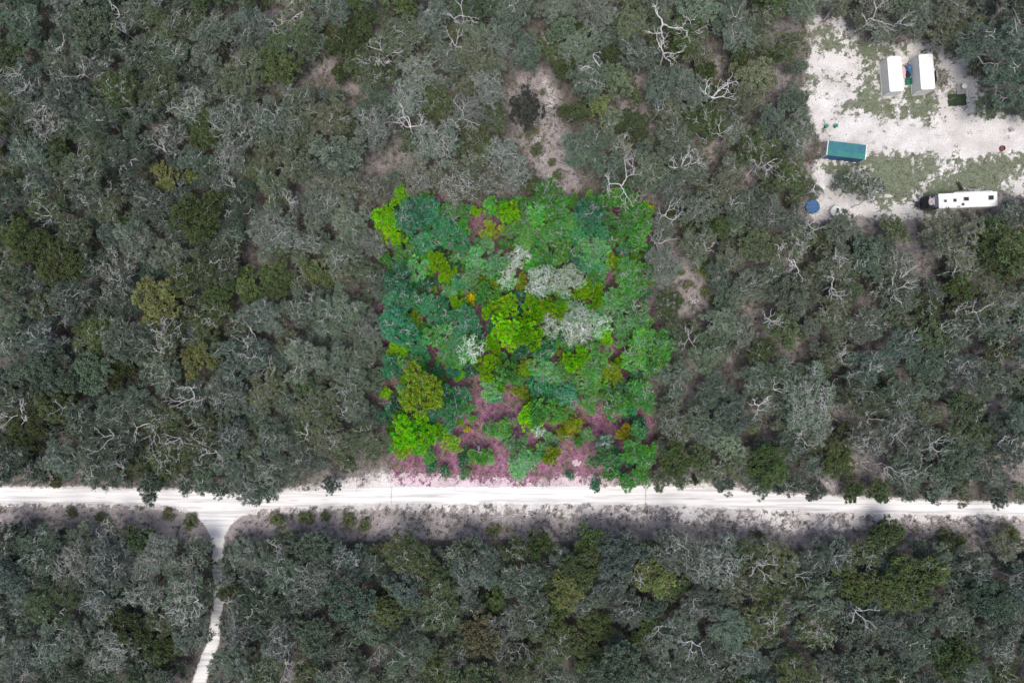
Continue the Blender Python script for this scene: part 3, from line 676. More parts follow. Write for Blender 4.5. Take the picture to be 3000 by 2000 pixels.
palmL = "703 1189 15|747 1184 10|800 1192 14|838 1204 12|638 1192 14|1134 1217 13|1742 1228 9|2024 1220 20|2048 1228 20|2165 1231 14|2200 1240 14|2311 1224 18|2325 1228 16|162 1176 11|232 1188 12|387 1181 12|440 1198 15|1268 372 8|1300 258 14|1322 256 14|1340 262 12|1316 255 10|1233 342 12|1280 402 9|1690 340 8|1610 150 12|1635 168 12|1600 135 10|1650 195 10|1560 625 10|1580 655 10|1620 670 10|1560 690 10|1640 690 10|1298 968 10|1312 978 11|1330 970 10|1288 992 10|1306 996 9|1325 990 8|600 15 10|760 75 14|800 60 14|820 90 14|735 60 10|720 130 10|612 185 10|640 225 10"
for q in palmL.split('|'):
    x, y, r = map(float, q.split()); st, fr = rnd.choice(PALM); s = r*PX/.95; X, Y = P(x, y, .6)
    inl = bool(in_poly(LOTP, np.array([x]), np.array([y]))[0])
    e = ob('palmetto', None, loc=(X, Y, 0)); e.rotation_euler = (0, 0, rnd.uniform(0, 6.28)); e.scale = (s, s, max(.8, s))
    ob('fronds', fr, e, (.22,.24,.02) if inl else (.085,.105,.045)); ob('stem', st, e, (.2,.19,.14))
    tag(e, None, 'palmetto', 'palmetto clumps on open ground')
    kind_items.append((e, x, y, 'spiky palmetto clump'))
assign_labels(kind_items)
print('KINDS', KINDS)

# ------------------------------------------------------------------ undergrowth, litter and fallen sticks (uncountable)
def scatter(n, accept, x0=-60, x1=2412, y0=-60, y1=1628):
    x = RS.uniform(x0, x1, n); y = RS.uniform(y0, y1, n); k = accept(x, y); return x[k], y[k]
def openness(x, y):
    sand, turf, lot, verge, clear = masks(x, y); return sand, turf, lot, verge, clear
x, y = scatter(90000, lambda x, y: np.ones_like(x, bool))
sand, turf, lot, verge, clear = masks(x, y)
cl = fbm(x, y, 26, 90)
dens = np.where(clear > .5, .03, np.where(verge > .5, .30+.55*(cl > .54), .35+.65*(cl > .47)))
dens = np.where(lot > .5, np.where(y > 900, .42+.5*(cl > .55), .95), dens); dens = np.where(sand > .55, .015, dens); dens = np.where(road_d(x, y) > -1, 0, dens)
k = RS.rand(len(x)) < dens; x, y, lot, verge, cl = x[k], y[k], lot[k], verge[k], cl[k]
pal_out = np.array([(.075,.095,.042), (.095,.115,.045), (.085,.10,.07), (.10,.115,.085), (.115,.10,.085), (.14,.13,.12), (.12,.14,.05), (.22,.21,.20)])
pal_lot = np.array([(.05,.15,.03), (.09,.19,.02), (.05,.13,.07), (.18,.20,.01), (.20,.07,.12), (.15,.05,.09), (.12,.19,.12), (.27,.13,.19)])
zone = (fbm(x, y, 55, 95)*1.9-.45)
pick = np.clip((zone*8+RS.randn(len(x))*1.3).astype(int), 0, 7)
tint = np.where(lot[:, None] > .5, pal_lot[RS.randint(0, 8, len(x))*0+np.clip((fbm(x, y, 30, 97)*2*8-4+RS.randn(len(x))*1.6).astype(int), 0, 7)], pal_out[pick])
Xw = (x-CX0)*PX; Yw = (CY0-y)*PX
hh = RS.uniform(.08, 1.1, len(x))*np.where((verge > .7) & (lot < .5), .4, 1)
Cc = np.stack([Xw, Yw, hh], 1); kk = 13
V, F, sh, hu = leaves(RS, Cc, np.tile([0, 0, 1.0], (len(x), 1)), kk, RS.uniform(.15, .42, len(x))*np.where(cl > .54, 1.25, 1), .28, .10, .2)
V[:, 2] = np.maximum(V[:, 2], .01)
tint = np.repeat(tint, kk, 0)*(.7+1.1*sh)[:, None]
print('UG', len(F))
me = quadmesh('undergrowth', V, F, UM, tint=np.concatenate([tint, np.ones((len(tint), 1))], 1))
tag(ob('undergrowth', me), 'low tangled undergrowth covering the woodland floor', 'undergrowth', kind='stuff')
# short turf in the clearing
x, y = scatter(60000, lambda x, y: np.ones_like(x, bool), 1840, 2420, 0, 520)
sand, turf, lot, verge, clear = masks(x, y)
k = (clear > .5) & (turf + (fbm(x, y, 7, 61, 3)-.5)*2.4 + (RS.rand(len(x))-.5)*.5 > .80); x, y = x[k], y[k]
Cc = np.stack([(x-CX0)*PX, (CY0-y)*PX, np.full(len(x), .03)], 1)
V, F, sh, hu = leaves(RS, Cc, np.tile([0, 0, 1.0], (len(x), 1)), 5, .12, .12, .035, .6); V[:, 2] = np.maximum(V[:, 2], .012)
tc = np.array([.12,.15,.075])*(.6+.9*sh)[:, None]
me = quadmesh('grass', V, F, UM, tint=np.concatenate([tc, np.ones((len(tc), 1))], 1))
tag(ob('grass', me), 'patchy short grass growing in the sandy clearing', 'grass', kind='stuff')
# fallen sticks
T = Tubes(); nst = 0
while nst < 7000:
    x = rnd.uniform(-20, 2372); y = rnd.uniform(-20, 1588)
    if 1112 < y < 1185 or (in_poly(CLEAR, np.array([x]), np.array([y]))[0] and rnd.random() < .93): continue
    if road_d(np.array([x]), np.array([y]))[0] > -3: continue
    a = rnd.uniform(0, 6.28); L = rnd.uniform(.5, 2.2); X, Y = P(x, y); z = rnd.uniform(.05, 1.1)
    T.add(wander(RS, [X, Y, z], [X+math.cos(a)*L, Y+math.sin(a)*L, z+rnd.uniform(-.02, .4)], 6, .16), np.linspace(rnd.uniform(.022, .05), .014, 6), 4); nst += 1
    if nst % 2:
        b_ = a+rnd.choice([-1, 1])*rnd.uniform(.5, 1.1); X2, Y2 = X+math.cos(a)*L*.5, Y+math.sin(a)*L*.5
        T.add(wander(RS, [X2, Y2, z+.05], [X2+math.cos(b_)*L*.5, Y2+math.sin(b_)*L*.5, z+.25], 4, .14), np.linspace(.025, .012, 4), 4)
o = ob('fallen_twigs', T.mesh('fallen_twigs'), color=(.48,.46,.44)); tag(o, 'pale fallen sticks strewn over the woodland floor', 'fallen twigs', kind='stuff')
# woodland that goes on past the photograph's edges
rs = np.random.RandomState(77); Cs = []; Sp = []
cnt = 0
while cnt < 620:
    x = rs.uniform(-700, 3050); y = rs.uniform(-560, 2130)
    if -45 < x < 2397 and -45 < y < 1613: continue
    if np.interp(x, *ROAD_T)-45 < y < np.interp(x, *ROAD_B)+70: continue
    if y > 1560 and abs(x-(457-(y-1568)*.2)) < 45: continue
    R = rs.uniform(2.6, 4.4); X, Y = P(x, y); cnt += 1
    q = rs.randn(36, 3); q[:, 2] = np.abs(q[:, 2]); q /= np.linalg.norm(q, axis=1)[:, None]
    Cs.append(np.array([X, Y, R*1.5+.6])+q*R*[1, 1, .6]*(.5+.5*rs.rand(36, 1))); Sp.append(np.full(36, R*.25))
Cs = np.concatenate(Cs); Sp = np.concatenate(Sp)
V, F, sh, hu = leaves(rs, Cs, np.tile([0, 0, 1.0], (len(Cs), 1)), 13, Sp, .6, .22)
o = ob('outer_woodland', quadmesh('outer_woodland', V, F, LM, shade=sh, hue=hu), color=G1)
tag(o, 'grey-green woodland continuing past the edges of the photo', 'woodland', kind='stuff')

exec_props = True
# ------------------------------------------------------------------ bmesh helpers for the made things
def bx(bm, c, s, rz=0.0, bev=0.0, rx=0.0, ry=0.0):
    m = Matrix.Translation(Vector(c)) @ Matrix.Rotation(rz, 4, 'Z') @ Matrix.Rotation(ry, 4, 'Y') @ Matrix.Rotation(rx, 4, 'X') @ Matrix.Diagonal((*s, 1))
    r = bmesh.ops.create_cube(bm, size=1, matrix=m)
    if bev:
        es = list({e for v in r['verts'] for e in v.link_edges})
        bmesh.ops.bevel(bm, geom=es, offset=bev, segments=2, affect='EDGES')
def cyl(bm, c, r, h, seg=20, axis='Z', r2=None, rz=0.0):
    m = Matrix.Translation(Vector(c)) @ Matrix.Rotation(rz, 4, 'Z')
    if axis == 'X': m = m @ Matrix.Rotation(math.pi/2, 4, 'Y')
    if axis == 'Y': m = m @ Matrix.Rotation(math.pi/2, 4, 'X')
    bmesh.ops.create_cone(bm, cap_ends=True, segments=seg, radius1=r, radius2=r if r2 is None else r2, depth=h, matrix=m)
def part(name, bm, m, parent=None, smooth=False):
    me = bpy.data.meshes.new(name); bm.to_mesh(me); bm.free(); me.materials.append(m)
    if smooth:
        for p_ in me.polygons: p_.use_smooth = True
    return ob(name, me, parent)
def nb(): return bmesh.new()
def thing(name, label, cat, x, y, h=0, rz=0, group=None, z=0):
    X, Y = P(x, y, h); e = ob(name, None, loc=(X, Y, z), rz=rz); e.empty_display_size = .5
    return tag(e, label, cat, group)

M_white = simple('painted_white_steel', (.80,.80,.77), .55, .04, 1.6, c2=(.66,.65,.62))
M_cream = simple('off_white_panel', (.66,.66,.63), .6, .06, 1.2)
M_grey = simple('weathered_grey', (.36,.34,.34), .8, .15, 4)
M_steel = simple('galvanised_steel', (.45,.46,.47), .4, .1, 3, .6)
M_black = simple('black_gelcoat', (.02,.02,.028), .35, .1, 2)
M_dark = simple('dark_rubber', (.03,.03,.035), .8, .1, 5)
M_navy = simple('navy_blue_panel', (.045,.12,.28), .6, .15, 1.5)
M_blue = simple('blue_tarpaulin', (.035,.12,.26), .6, .12, 2)
M_teal = simple('teal_plastic', (.03,.22,.16), .5, .1, 3)
M_green = simple('dark_green_mat', (.040,.062,.030), .95, .25, 2.5)
M_brown = simple('dark_brown_timber', (.055,.042,.042), .8, .2, 5)
M_wood = simple('grey_firewood', (.34,.30,.28), .9, .25, 3)
M_pink = simple('faded_pink_cloth', (.58,.42,.45), .9, .06, 2)
M_red = simple('rusty_red_iron', (.20,.055,.06), .8, .2, 6)
M_stone = simple('white_limestone', (.78,.74,.69), .9, .08, 5)
M_glass = simple('dark_tinted_glass', (.03,.035,.035), .2, .1, 2)

# two white shipping containers
def container(label, x, y, H, rz, dark_gap):
    L, W = 6.06, 2.44
    e = thing('shipping_container', label, 'container', x, y, H, rz, 'white shipping containers in the clearing')
    # long axis = local Y
    b_ = nb(); ns = 34
    prof = []
    for s in (-1, 1):
        yy = -L/2+.16; pts = []
        step = (L-.32)/ns
        for i in range(ns):
            d = .0 if i % 2 else .045
            pts += [(s*(W/2-.03-d), yy+.05), (s*(W/2-.03-d), yy+step-.05)]
            yy += step
        vs = [[b_.verts.new((px, py, z)) for (px, py) in pts] for z in (.16, H-.14)]
        for i in range(len(pts)-1): b_.faces.new((vs[0][i], vs[0][i+1], vs[1][i+1], vs[1][i]))
    part('side_wall', b_, M_cream, e)
    b_ = nb(); ns = 24; vs = [[], []]
    for i in range(ns+1):
        for k, sx in enumerate((-W/2+.06, W/2-.06)):
            vs[k].append(b_.verts.new((sx, -L/2+.1+(L-.2)*i/ns, H-(.03 if i % 2 else .0))))
    for i in range(ns): b_.faces.new((vs[0][i], vs[1][i], vs[1][i+1], vs[0][i+1]))
    part('roof', b_, M_white, e)
    b_ = nb()
    for sx in (-1, 1):
        for z in (.08, H-.07): bx(b_, (sx*(W/2-.05), 0, z), (.10, L-.3, .14))
        for sy in (-1, 1):
            bx(b_, (sx*(W/2-.08), sy*(L/2-.08), H/2), (.157, .157, H-.33))
    for sy in (-1, 1):
        for z in (.08, H-.07): bx(b_, (0, sy*(L/2-.05), z), (W-.33, .10, .14))
    part('frame', b_, M_white, e)
    b_ = nb()
    for sx in (-1, 1):
        for sy in (-1, 1):
            for z in (.09, H-.08): bx(b_, (sx*(W/2-.085), sy*(L/2-.085), z), (.18, .18, .16), bev=.015)
    for o_ in (part('corner_casting', b_, M_steel, e),): pass
    for s in (-1, 1):
        b_ = nb(); bx(b_, (s*.555, -L/2+.06, H/2), (1.09, .05, H-.34), bev=.01)
        for zz in (.6, 1.2, 1.8): bx(b_, (s*.555, -L/2+.03, zz), (.95, .02, .2))
        d = part('door', b_, M_cream, e)
        b_ = nb()
        for q in (.3, .8): cyl(b_, (s*q, -L/2+.0, H/2), .018, H-.3, 8)
        for q in (.3, .8): bx(b_, (s*q, -L/2-.03, 1.1), (.22, .03, .04))
        part('lock_rod', b_, M_steel, d)
    b_ = nb(); bx(b_, (0, L/2-.06, H/2), (W-.3, .04, H-.3)); part('end_wall', b_, M_cream, e)
    return e
container('left of the two long white shipping containers with ribbed side', 2056.8, 169.9, 2.6, math.radians(4.9), 0)
c2_ = container('right of the two white shipping containers, beside the firewood pile', 2129.2, 165.0, 2.9, math.radians(4.3), 1)

# things between and around the containers
def flatslab(name, label, cat, x, y, sx, sy, sz, rz, m, extra=None, z=0, bev=.02):
    e = thing(name, label, cat, x, y, sz, rz, z=z)
    return e
e = thing('water_drum', 'blue horizontal drum with a green end between the containers', 'drum', 2091.5, 158, .8, math.radians(116))
b_ = nb(); cyl(b_, (0, 0, .45), .36, 1.7, 24, 'X'); part('body', b_, M_navy, e, False)
b_ = nb(); cyl(b_, (-.93, 0, .45), .37, .2, 24, 'X'); part('end_cap', b_, M_teal, e)
b_ = nb()
for q in (-.5, .5): bx(b_, (q, 0, .07), (.12, .7, .14))
part('cradle', b_, M_brown, e)
b_ = nb(); cyl(b_, (.2, 0, .83), .06, .06, 12); part('bung', b_, M_white, e)
e = thing('storage_crate', 'green open crate beside the right white container', 'crate', 2089, 186, .6, math.radians(5))
b_ = nb()
for q in (-1, 1):
    bx(b_, (q*.42, 0, .3), (.04, 1.1, .6)); bx(b_, (0, q*.53, .3), (.796, .04, .6))
part('side_panel', b_, M_teal, e)
b_ = nb(); bx(b_, (0, 0, .03), (.79, 1.01, .04)); part('base', b_, M_teal, e)
b_ = nb()
for q in (-.3, 0, .3): bx(b_, (0, q, .62), (.8, .07, .03))
part('slat', b_, M_teal, e)
# black tarp heap
def heap(name, label, cat, x, y, rx, ry, h, m, seed=1, rz=0, sub=3, partname='sheet'):
    rs_ = random.Random(seed); X, Y = P(x, y, h)
    b_ = nb(); bmesh.ops.create_icosphere(b_, subdivisions=sub, radius=1)
    for v_ in b_.verts:
        n_ = 1+.16*math.sin(v_.co.x*5+seed)+.14*math.cos(v_.co.y*6+seed*2)+rs_.uniform(-.05, .05)
        v_.co = Vector((v_.co.x*rx*n_, v_.co.y*ry*n_, max(-.02, v_.co.z*h*n_)))
    me = bpy.data.meshes.new(name); b_.to_mesh(me); b_.free(); me.materials.append(m)
    return tag(ob(name, me, loc=(X, Y, 0), rz=rz), label, cat)
heap('tarp_bundle', 'crumpled black tarp bundle lying between the white containers', 'tarp', 2087.5, 171.5, .42, .7, .5, M_dark, 3)
heap('ground_cloth', 'faded pink cloth lying against the left white container', 'cloth', 2077.5, 165, .35, 1.3, .12, M_pink, 5)
e = thing('leaning_board', 'dark board leaning on the right side of the right container', 'board', 2149, 176, .8, math.radians(4.3))
b_ = nb(); bx(b_, (0, 0, .75), (.06, 2.0, 1.4), ry=math.radians(-22)); part('panel', b_, M_dark, e)
b_ = nb(); bx(b_, (-.03, 0, 1.42), (.07, 2.02, .05), ry=math.radians(-22)); part('edge_strip', b_, M_grey, e)
e = thing('gas_bottle', 'white rounded gas bottle beside the left white container', 'gas bottle', 2072.5, 142, 1.2)
b_ = nb(); cyl(b_, (0, 0, .6), .22, 1.0, 20); cyl(b_, (0, 0, 1.17), .22, .14, 20, r2=.1); part('body', b_, M_white, e)
b_ = nb(); cyl(b_, (0, 0, 1.29), .06, .1, 10); part('valve', b_, M_steel, e)
b_ = nb(); cyl(b_, (0, 0, .05), .2, .1, 20); part('foot_ring', b_, M_steel, e)
# firewood pile: logs
rs_ = random.Random(5)
for i in range(46):
    x = 2166+rs_.gauss(0, 9); y = 186+rs_.gauss(0, 12); a = rs_.choice([.5, .8, 1.0])+rs_.gauss(0, .35); L = rs_.uniform(.35, .8)
    if i < 12: x = 2164+rs_.gauss(0, 5); y = 172+rs_.gauss(0, 4); L = rs_.uniform(1.0, 1.8)
    X, Y = P(x, y); b_ = nb(); r_ = rs_.uniform(.045, .085)
    bmesh.ops.create_cone(b_, cap_ends=True, segments=8, radius1=r_, radius2=r_*.85, depth=L)
    for v_ in b_.verts: v_.co.x += rs_.uniform(-.012, .012); v_.co.y += rs_.uniform(-.012, .012)
    me = bpy.data.meshes.new('firewood_log'); b_.to_mesh(me); b_.free(); me.materials.append(M_wood)
    o = ob('firewood_log', me, loc=(X, Y, .10+rs_.choice([0, .12, .24])*(1 if abs(x-2166) < 9 else 0))); o.rotation_euler = (math.pi/2, 0, a+math.pi/2)
    tag(o, ('long ' if i < 12 else 'short ' if L < .55 else '')+'grey log '+('on top of' if o.location.z > .3 else 'low in' if o.location.z < .15 else 'halfway up')+(' the upper part of' if y < 178 else ' the lower part of' if y > 194 else ' the middle of')+(' the firewood heap, container side' if x < 2166 else ' the firewood heap, mat side'), 'log', 'logs of the firewood heap')
# pallet, lid, mat, hose
e = thing('timber_platform', 'weathered grey slatted platform above the dark green mat', 'platform', 2208, 205, .1, math.radians(3))
b_ = nb()
for i in range(9): bx(b_, (0, -.78+i*.195, .13), (1.7, .16, .03))
part('deck', b_, M_grey, e)
b_ = nb()
for q in (-.7, 0, .7): bx(b_, (q, 0, .06), (.08, 1.7, .11))
part('bearer', b_, M_brown, e)
e = thing('round_table', 'small round white table on the grey slatted platform', 'table', 2215, 198, .6)
b_ = nb(); cyl(b_, (0, 0, .62), .46, .04, 32); part('table_top', b_, M_white, e)
for a in range(3):
    b_ = nb(); cyl(b_, (.3*math.cos(a*2.09), .3*math.sin(a*2.09), .38), .02, .46, 8); part('leg', b_, M_steel, e)
e = thing('ground_mat', 'dark green rectangular mat on the sand right of the containers', 'mat', 2198, 230, 0, math.radians(3))
b_ = nb(); bmesh.ops.create_grid(b_, x_segments=30, y_segments=20, size=1)
for v_ in b_.verts: v_.co = Vector((v_.co.x*1.62+.06*math.sin(v_.co.y*7), v_.co.y*1.06+.04*math.sin(v_.co.x*8), .07+.02*math.sin(v_.co.x*5)*math.cos(v_.co.y*4)))
part('mat_surface', b_, M_green, e)
b_ = nb(); cyl(b_, (-.9, .25, .12), .03, 1.0, 8, 'X', rz=.4); part('pole', b_, M_grey, e)
e = thing('hose_reel', 'blue-grey board with a coiled hose below the right container', 'hose', 2152.5, 221.5, .1, math.radians(20))
b_ = nb(); cyl(b_, (0, 0, .04), .42, .05, 20); 
for v_ in b_.verts: v_.co.y *= .62
part('board', b_, simple('slate_blue_board', (.12,.13,.2), .7), e)
T = Tubes(); a_ = np.linspace(0, 14, 60); T.add(np.stack([.12+np.cos(a_)*(.07+.009*a_), np.sin(a_)*(.07+.009*a_), .1+a_*.004], 1), np.full(60, .016), 6); ob('hose', T.mesh('hose', M_cream), e)
for (x, y, hh_, lb) in ((2062.5, 219, 2.0, 'thin white pole at the door end of the left container'), (2150, 206, 2.0, 'thin white pole at the lower corner of the right container')):
    e = thing('marker_pole', lb, 'pole', x, y, hh_/2); b_ = nb(); cyl(b_, (0, 0, hh_/2), .04, hh_, 10); part('shaft', b_, M_white, e); b_ = nb(); cyl(b_, (0, 0, .03), .12, .06, 12); part('foot', b_, M_grey, e)
# teal bins
for (x, y, s_) in ((1899.5, 289, 'left'), (1921.5, 288.5, 'right')):
    e = thing('round_bin', f'round teal bin with a lid, {s_} one of the pair above the trailer', 'bin', x, y, .7, group='teal round bins')
    b_ = nb(); cyl(b_, (0, 0, .35), .27, .7, 20, r2=.3); part('body', b_, M_teal, e)
    b_ = nb(); cyl(b_, (0, 0, .73), .33, .06, 24, r2=.28); part('lid', b_, M_teal, e)

# blue-green box trailer / container
TR, t, b = mat('teal_roof_paint'); tc = t.nodes.new('ShaderNodeTexCoord').outputs['Object']
sx_ = t.nodes.new('ShaderNodeSeparateXYZ'); t.links.new(tc, sx_.inputs[0])
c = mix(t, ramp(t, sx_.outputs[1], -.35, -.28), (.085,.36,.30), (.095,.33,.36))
c = mix(t, ramp(t, noise(t, .9, 3, .5, tc), .52, .64), c, (.09,.26,.38))
t.links.new(c, b.inputs['Base Color']); b.inputs['Roughness'].default_value = .5
e = thing('box_trailer', 'blue-green roofed box trailer with white ends and navy side', 'trailer', 1945, 344.5, 2.6, math.radians(-6.6))
L, W, H = 6.75, 2.5, 2.6
b_ = nb(); vs = []
for i, (yy, zz) in enumerate(((-W/2, H-.10), (-.3, H+.02), (W/2, H-.06))):
    vs.append((b_.verts.new((-L/2+.1, yy, zz)), b_.verts.new((L/2-.1, yy, zz))))
for i in range(2): b_.faces.new((vs[i][0], vs[i][1], vs[i+1][1], vs[i+1][0]))
r_ = bmesh.ops.solidify(b_, geom=b_.faces[:], thickness=.05); rf = part('roof', b_, TR, e)
for nm_, yy in (('side_wall', -W/2+.03), ('side_wall', W/2-.03)):
    b_ = nb(); bx(b_, (0, yy, H/2+.1), (L-.3, .05, H-.5))
    for q in range(12): bx(b_, (-L/2+.45+q*.53, yy*1.012, H/2+.1), (.05, .05, H-.5))
    part(nm_, b_, M_navy, e)
b_ = nb(); bx(b_, (-L/2+.05, 0, H/2), (.06, W-.1, H-.35)); 
for q in (-.8, -.4, 0, .4, .8): bx(b_, (-L/2+.01, q, H/2), (.03, .05, H-.4))
ew = part('end_wall', b_, M_cream, e)
b_ = nb(); bx(b_, (-L/2-.01, .1, 1.5), (.04, .22, .4)); part('vent', b_, M_dark, ew)
b_ = nb(); bx(b_, (L/2-.05, 0, H/2), (.06, W-.1, H-.35)); part('end_wall', b_, M_white, e)
b_ = nb()
for sx in (-1, 1):
    bx(b_, (sx*(L/2-.04), 0, H-.06), (.14, W+.04, .16), bev=.02); bx(b_, (sx*(L/2-.06), -W/2+.06, H/2), (.13, .13, H-.4)); bx(b_, (sx*(L/2-.06), W/2-.06, H/2), (.13, .13, H-.4))
part('trim', b_, M_white, e)
b_ = nb(); bx(b_, (L/2+.22, -.35, 1.9), (.42, .75, .5), bev=.15); part('air_conditioner', b_, M_white, e)
for q in (-2.2, .5, 1.3, 2.6):
    b_ = nb(); bx(b_, (q, -W/2-.02, .22), (.5, .2, .34), bev=.06); part('support_block', b_, M_white, e)

# caravan
e = thing('caravan', 'long white caravan with a black nose parked half under the trees', 'caravan', 2223.5, 459, 3.0, math.radians(2.3))
L, W, H = 10.2, 2.55, 3.0
b_ = nb(); bx(b_, (0, 0, 1.72), (L, W, 2.36), bev=.10); body = part('body', b_, M_cream, e)
b_ = nb(); bx(b_, (0, 0, H-.02), (L-.12, W-.08, .10), bev=.04); part('roof', b_, M_white, e)
# sloping nose cap
b_ = nb(); prof = [(0, 2.99), (-.7, 2.92), (-1.3, 2.5), (-1.75, 1.7), (-1.85, .9), (-1.7, .55), (0, .55)]
vs = []
for sy in (-1, 1):
    row = []
    for (px, pz) in prof:
        tp = 1-.22*min(1, -px/1.8)
        row.append(b_.verts.new((-L/2+px, sy*(W/2-.02)*tp, pz)))
    vs.append(row)
for i in range(len(prof)-1): b_.faces.new((vs[0][i], vs[1][i], vs[1][i+1], vs[0][i+1]))
b_.faces.new(vs[0]); b_.faces.new(vs[1][::-1]); bmesh.ops.bevel(b_, geom=b_.edges[:], offset=.07, segments=2, affect='EDGES')
nose = part('nose_cap', b_, M_black, e)
b_ = nb(); bx(b_, (-L/2-.35, 0, 3.02), (.5, W-.5, .04), ry=math.radians(-7)); part('trim_panel', b_, simple('slate_grey_gelcoat', (.07,.08,.10), .4), nose)
# emblem on the nose: pale oval with dark blotches and jagged white lettering strip
b_ = nb(); cyl(b_, (0, 0, 0), .62, .02, 28)
for v_ in b_.verts: v_.co.x *= .62
em = part('emblem', b_, simple('pale_pink_decal', (.62,.52,.53), .5, .12, 4), nose); em.location = (-L/2-1.06, .0, 2.76); em.rotation_euler = (0, math.radians(-38), 0)
b_ = nb()
for (qx, qy, s1, s2) in ((.10, .18, .13, .16), (.10, -.16, .13, .16), (-.08, 0, .12, .07), (-.22, .10, .05, .12), (-.22, -.10, .05, .12), (.24, .0, .04, .22)): bx(b_, (qx, qy, .018), (s1, s2, .02), rz=.3)
part('mark', b_, M_brown, em)
b_ = nb()
for i in range(9): bx(b_, (.42+.05*math.sin(i*2.3), -.62+i*.155, .03), (.22, .07, .02), rz=.9*(-1)**i)
part('lettering', b_, M_white, em)
b_ = nb(); bx(b_, (-.15, .78, .03), (.34, .06, .02), rz=1.0); part('stripe', b_, M_white, em)
for s in (-1, 1):
    b_ = nb(); bx(b_, (-L/2-2.2, s*.38, .55), (1.7, .10, .12), rz=s*-.38*-1*-1); part('drawbar', b_, M_black, e)
b_ = nb(); bx(b_, (-L/2-2.05, 0, .72), (.75, .8, .35), bev=.04); part('toolbox', b_, M_black, e)
b_ = nb(); cyl(b_, (-L/2-2.95, 0, .5), .07, .9, 12); cyl(b_, (-L/2-2.95, 0, .12), .16, .1, 14, 'Y'); part('jockey_wheel', b_, M_steel, e)
for (qx, qy, s1, s2) in ((-3.95, -.05, .42, .42), (-2.3, 0, .5, .5), (-.35, .15, .85, .62), (3.9, .2, .85, .72), (-.95, -.75, .4, .4)):
    b_ = nb()
    for k in (-1, 1): bx(b_, (qx+k*s1/2, qy, H+.08), (.06, s2+.06, .1)); bx(b_, (qx, qy+k*s2/2, H+.08), (s1-.06, .06, .1))
    hf = part('roof_hatch', b_, M_grey, e)
    b_ = nb(); bx(b_, (qx, qy, H+.07), (s1-.062, s2-.062, .06)); part('pane', b_, M_glass, hf)
b_ = nb(); bx(b_, (-1.7, -1.1, H+.06), (.55, .26, .1), bev=.03); part('roof_vent', b_, M_grey, e)
b_ = nb(); cyl(b_, (1.0, W/2+.09, H-.18), .07, 6.6, 14, 'X'); part('awning_roll', b_, M_white, e)
b_ = nb(); bx(b_, (-3.4, -W/2-.14, 2.3), (3.4, .2, .1), bev=.02); bx(b_, (-3.4, -W/2-.36, 2.25), (3.2, .05, .06)); part('side_awning', b_, M_grey, e)
for sy in (-1, 1):
    for qx in (-.6, .35):
        b_ = nb(); cyl(b_, (qx, sy*(W/2-.16), .36), .36, .22, 24, 'Y'); wh = part('wheel', b_, M_dark, e)
        b_ = nb(); cyl(b_, (qx, sy*(W/2-.04), .36), .2, .04, 18, 'Y'); part('rim', b_, M_steel, wh)
for qx in (-2.8, 1.9, 3.6):
    b_ = nb(); bx(b_, (qx, W/2+.004, 1.9), (1.0, .03, .6)); part('window', b_, M_glass, e)
b_ = nb(); bx(b_, (-1.2, W/2+.006, 1.55), (.68, .035, 1.8)); part('door', b_, M_cream, e)
# steps and bench
e = thing('entry_steps', 'grey timber steps at the upper side of the caravan', 'steps', 2231, 439.5, .3, math.radians(2))
for i in range(2):
    b_ = nb(); bx(b_, (0, .3-i*.34, .16+i*.2), (1.1, .33, .05)); part('tread', b_, M_grey, e)
b_ = nb()
for k in (-1, 1): bx(b_, (k*.5, .13, .15), (.05, .6, .24))
part('side_board', b_, M_grey, e)
e = thing('bench', 'dark brown slatted bench standing at an angle above the caravan', 'bench', 2206, 427.5, .4, math.radians(-62))
b_ = nb()
for i in range(3): bx(b_, (0, -.16+i*.15, .45), (1.5, .12, .04))
part('seat', b_, M_brown, e)
b_ = nb()
for i in range(2): bx(b_, (0, -.30, .62+i*.16), (1.5, .04, .12), rx=.15)
part('backrest', b_, M_brown, e)
for sx in (-1, 1):
    for sy in (-1, 1): b_ = nb(); bx(b_, (sx*.65, sy*.17, .21), (.06, .06, .42)); part('leg', b_, M_brown, e)

# round blue tarp on a frame, white tank, slab, stones
e = thing('round_pool', 'round blue tarp-covered pool under a dead branch at the clearing corner', 'pool', 1867, 474.5, .6)
b_ = nb(); bmesh.ops.create_cone(b_, cap_ends=True, segments=30, radius1=1.16, radius2=1.14, depth=.6, matrix=Matrix.Translation((0, 0, .3))); part('wall', b_, M_navy, e)
b_ = nb(); bmesh.ops.create_circle(b_, cap_ends=True, segments=30, radius=1.2, matrix=Matrix.Translation((0, 0, .64)))
bmesh.ops.poke(b_, faces=b_.faces[:]); bmesh.ops.subdivide_edges(b_, edges=b_.edges[:], cuts=3, use_grid_fill=True)
for v_ in b_.verts:
    a = math.atan2(v_.co.y, v_.co.x); r_ = v_.co.length_squared; v_.co.z = .64-.06*(1.2-math.hypot(v_.co.x, v_.co.y))+.03*math.sin(a*9)*math.hypot(v_.co.x, v_.co.y)
part('cover', b_, M_blue, e)
b_ = nb()
for i in range(8): cyl(b_, (1.22*math.cos(i*.785+.2), 1.22*math.sin(i*.785+.2), .33), .03, .66, 8)
part('frame', b_, M_steel, e)
e = thing('water_tank', 'round white water tank lid beside the white stones', 'water tank', 1920.5, 485, .9)
b_ = nb(); cyl(b_, (0, 0, .45), .9, .9, 40); part('tank_wall', b_, M_cream, e)
b_ = nb(); cyl(b_, (0, 0, .98), .94, .16, 40, r2=.30); part('lid', b_, M_white, e)
b_ = nb(); cyl(b_, (.18, .25, 1.08), .24, .08, 18); part('inlet', b_, M_dark, e)
b_ = nb(); bx(b_, (-.42, .12, 1.03), (.8, .03, .05), ry=-.12); part('seam', b_, M_grey, e)
